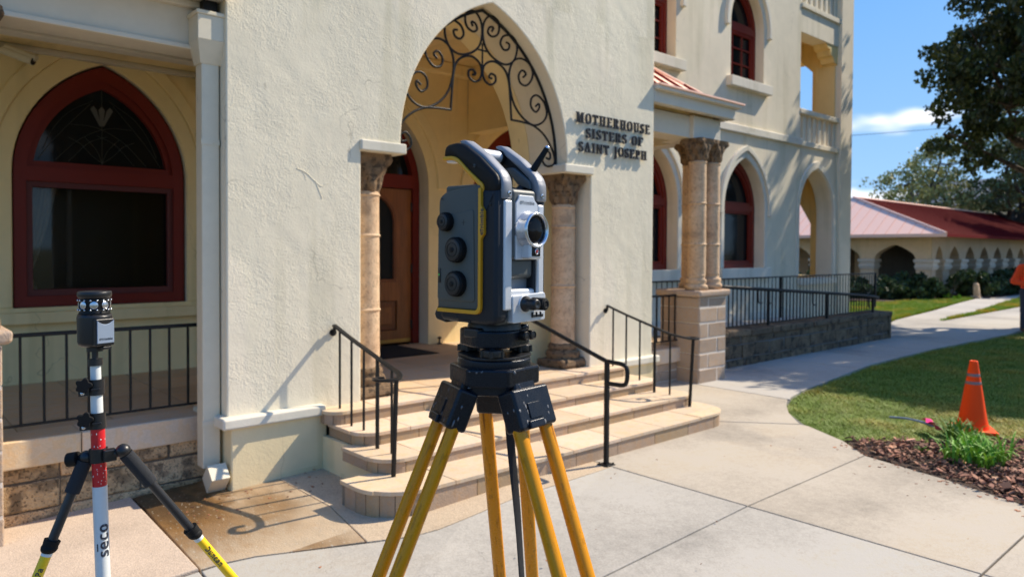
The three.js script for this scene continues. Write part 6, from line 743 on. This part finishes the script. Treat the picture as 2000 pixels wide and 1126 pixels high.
tree('dark limbed oak behind the right end of the red roof', 55, -13.2, 3.2, [[-2.6, 7.4, 0.8, 1.7], [0.4, 9.4, -0.6, 2.4], [2.8, 8.0, 1, 2.2], [-1.0, 5.6, -1.2, 1.6], [2.0, 5.6, 1.6, 1.8], [4.6, 6.4, -0.6, 2.0], [0.2, 11.2, 0.4, 1.8], [-3.4, 5.2, 0, 1.2]], 13000, 0.20, M.leafFar, 0.5, 781, 0.26);
tree('oak right of the frame that shades the arcade front and its shrubs', 44.5, -7.2, 3.2, [[-1.6, 6.4, 0.2, 1.9], [1.4, 6.8, -0.8, 2.0], [0, 8.6, 0.6, 2.3], [-1.0, 7.6, -1.8, 1.8], [1.2, 8.8, 1.8, 1.9], [3.4, 7.6, 0.8, 2.0], [3.0, 9.6, -1, 1.9], [5.4, 8.2, 0, 2.0]], 26000, 0.2, M.leafOak, 0.45, 771);
tree('mid green oak low behind the arcade roof at the right edge', 62, -8.4, 2.0, [[0, 5.0, 0, 2.4], [-3, 4.4, -0.6, 2.0], [3, 5.6, 0.5, 2.2], [-5.6, 3.9, -1.8, 1.7], [1, 7, -1, 2]], 9000, 0.22, M.leafFar, 0.4, 791, 0.28);
function shrub(label, x, z, blobs, n, size, mat, seed) { const t = thing('shrub', label, 'shrub', [x, -0.05, z]), q = mul(seed); mesh('stems', merge([...Array(9)].map(() => rod([(q() - 0.5) * 0.3, 0, (q() - 0.5) * 0.3], [(q() - 0.5) * 1.1, 0.5 + 0.4 * q(), (q() - 0.5) * 0.7], 0.015, 6, 0.008))), M.bark, t); mesh('foliage', leaves(blobs, n, size, seed, 1.4), mat, t); return t; }
{
  const B = () => [...Array(6)].map(() => [R(-0.9, 0.9), R(0.2, 0.68), R(-0.5, 0.5), R(0.3, 0.5), 0.85]);
  [['first dark shrub from the corner of the arcade, behind the pale stone', 33.6, -9.5], ['second dark shrub from the arcade corner', 35.3, -9.4], ['third dark shrub from the arcade corner', 37.1, -9.3], ['fourth dark shrub from the arcade corner, nearest left of the person', 39.0, -9.2], ['dark shrub behind the person, fifth from the arcade corner', 41.0, -9.2]].forEach(([l, x, z], i) => shrub(l, x, z, [...B(), [0, 0.8, 0, 0.45]], 4600, 0.11, M.leafBush, 811 + i));
  [['dark grassy shrub left of the arcade corner pillar', 29.6, -11.2], ['dark grassy shrub in front of the second arcade pillar', 28.9, -12.6], ['dark grassy shrub beside the end of the gallery', 28.2, -13.9], ['low shrub in front of the wide arch', 30.2, -10.3]].forEach(([l, x, z], i) => shrub(l, x, z, [...B(), [0, 0.55, 0, 0.5]], 4600, 0.13, M.leafBush, 831 + i));
  shrub('small bright green plant at the foot of the arcade corner', 30.9, -9.6, [[0, 0.16, 0, 0.24], [0.25, 0.14, 0.1, 0.18]], 420, 0.10, M.leafLily, 851);
  const s = thing('garden_stone', 'pale upright garden stone among the shrubs by the arcade corner', 'stone', [32.6, -0.05, -9.15]); mesh('stone', boxUV(rough(new RoundedBoxGeometry(0.24, 0.62, 0.2, 6, 0.06).translate(0, 0.31, 0), 0.08, 861, 5)), M.column, s); mesh('stone_foot', boxUV(rough(new RoundedBoxGeometry(0.4, 0.14, 0.36, 4, 0.04).translate(0, 0.06, 0), 0.05, 862, 6)), M.column, s);
  const bd = prismXZ([[26.5, -14.2], [27.6, -10.5], [30.4, -9.3], [34, -8.75], [44, -8.75], [44, -10.5], [31.9, -10.5], [31.9, -14.2]], -0.05, 0.06); tag(mesh('planting_bed', bd, M.soil), 'brown planting bed along the arcade', null, null, 'structure');
  const pw = thing('power_line', 'thin overhead wire in the sky right of the gallery', 'wire'); mesh('cable', tube([[52, 11.2, -36], [58, 11.0, -27], [66, 11.7, -14]], 0.02, 24, 5), M.black, pw);
}
renderer.render(scene, camera);
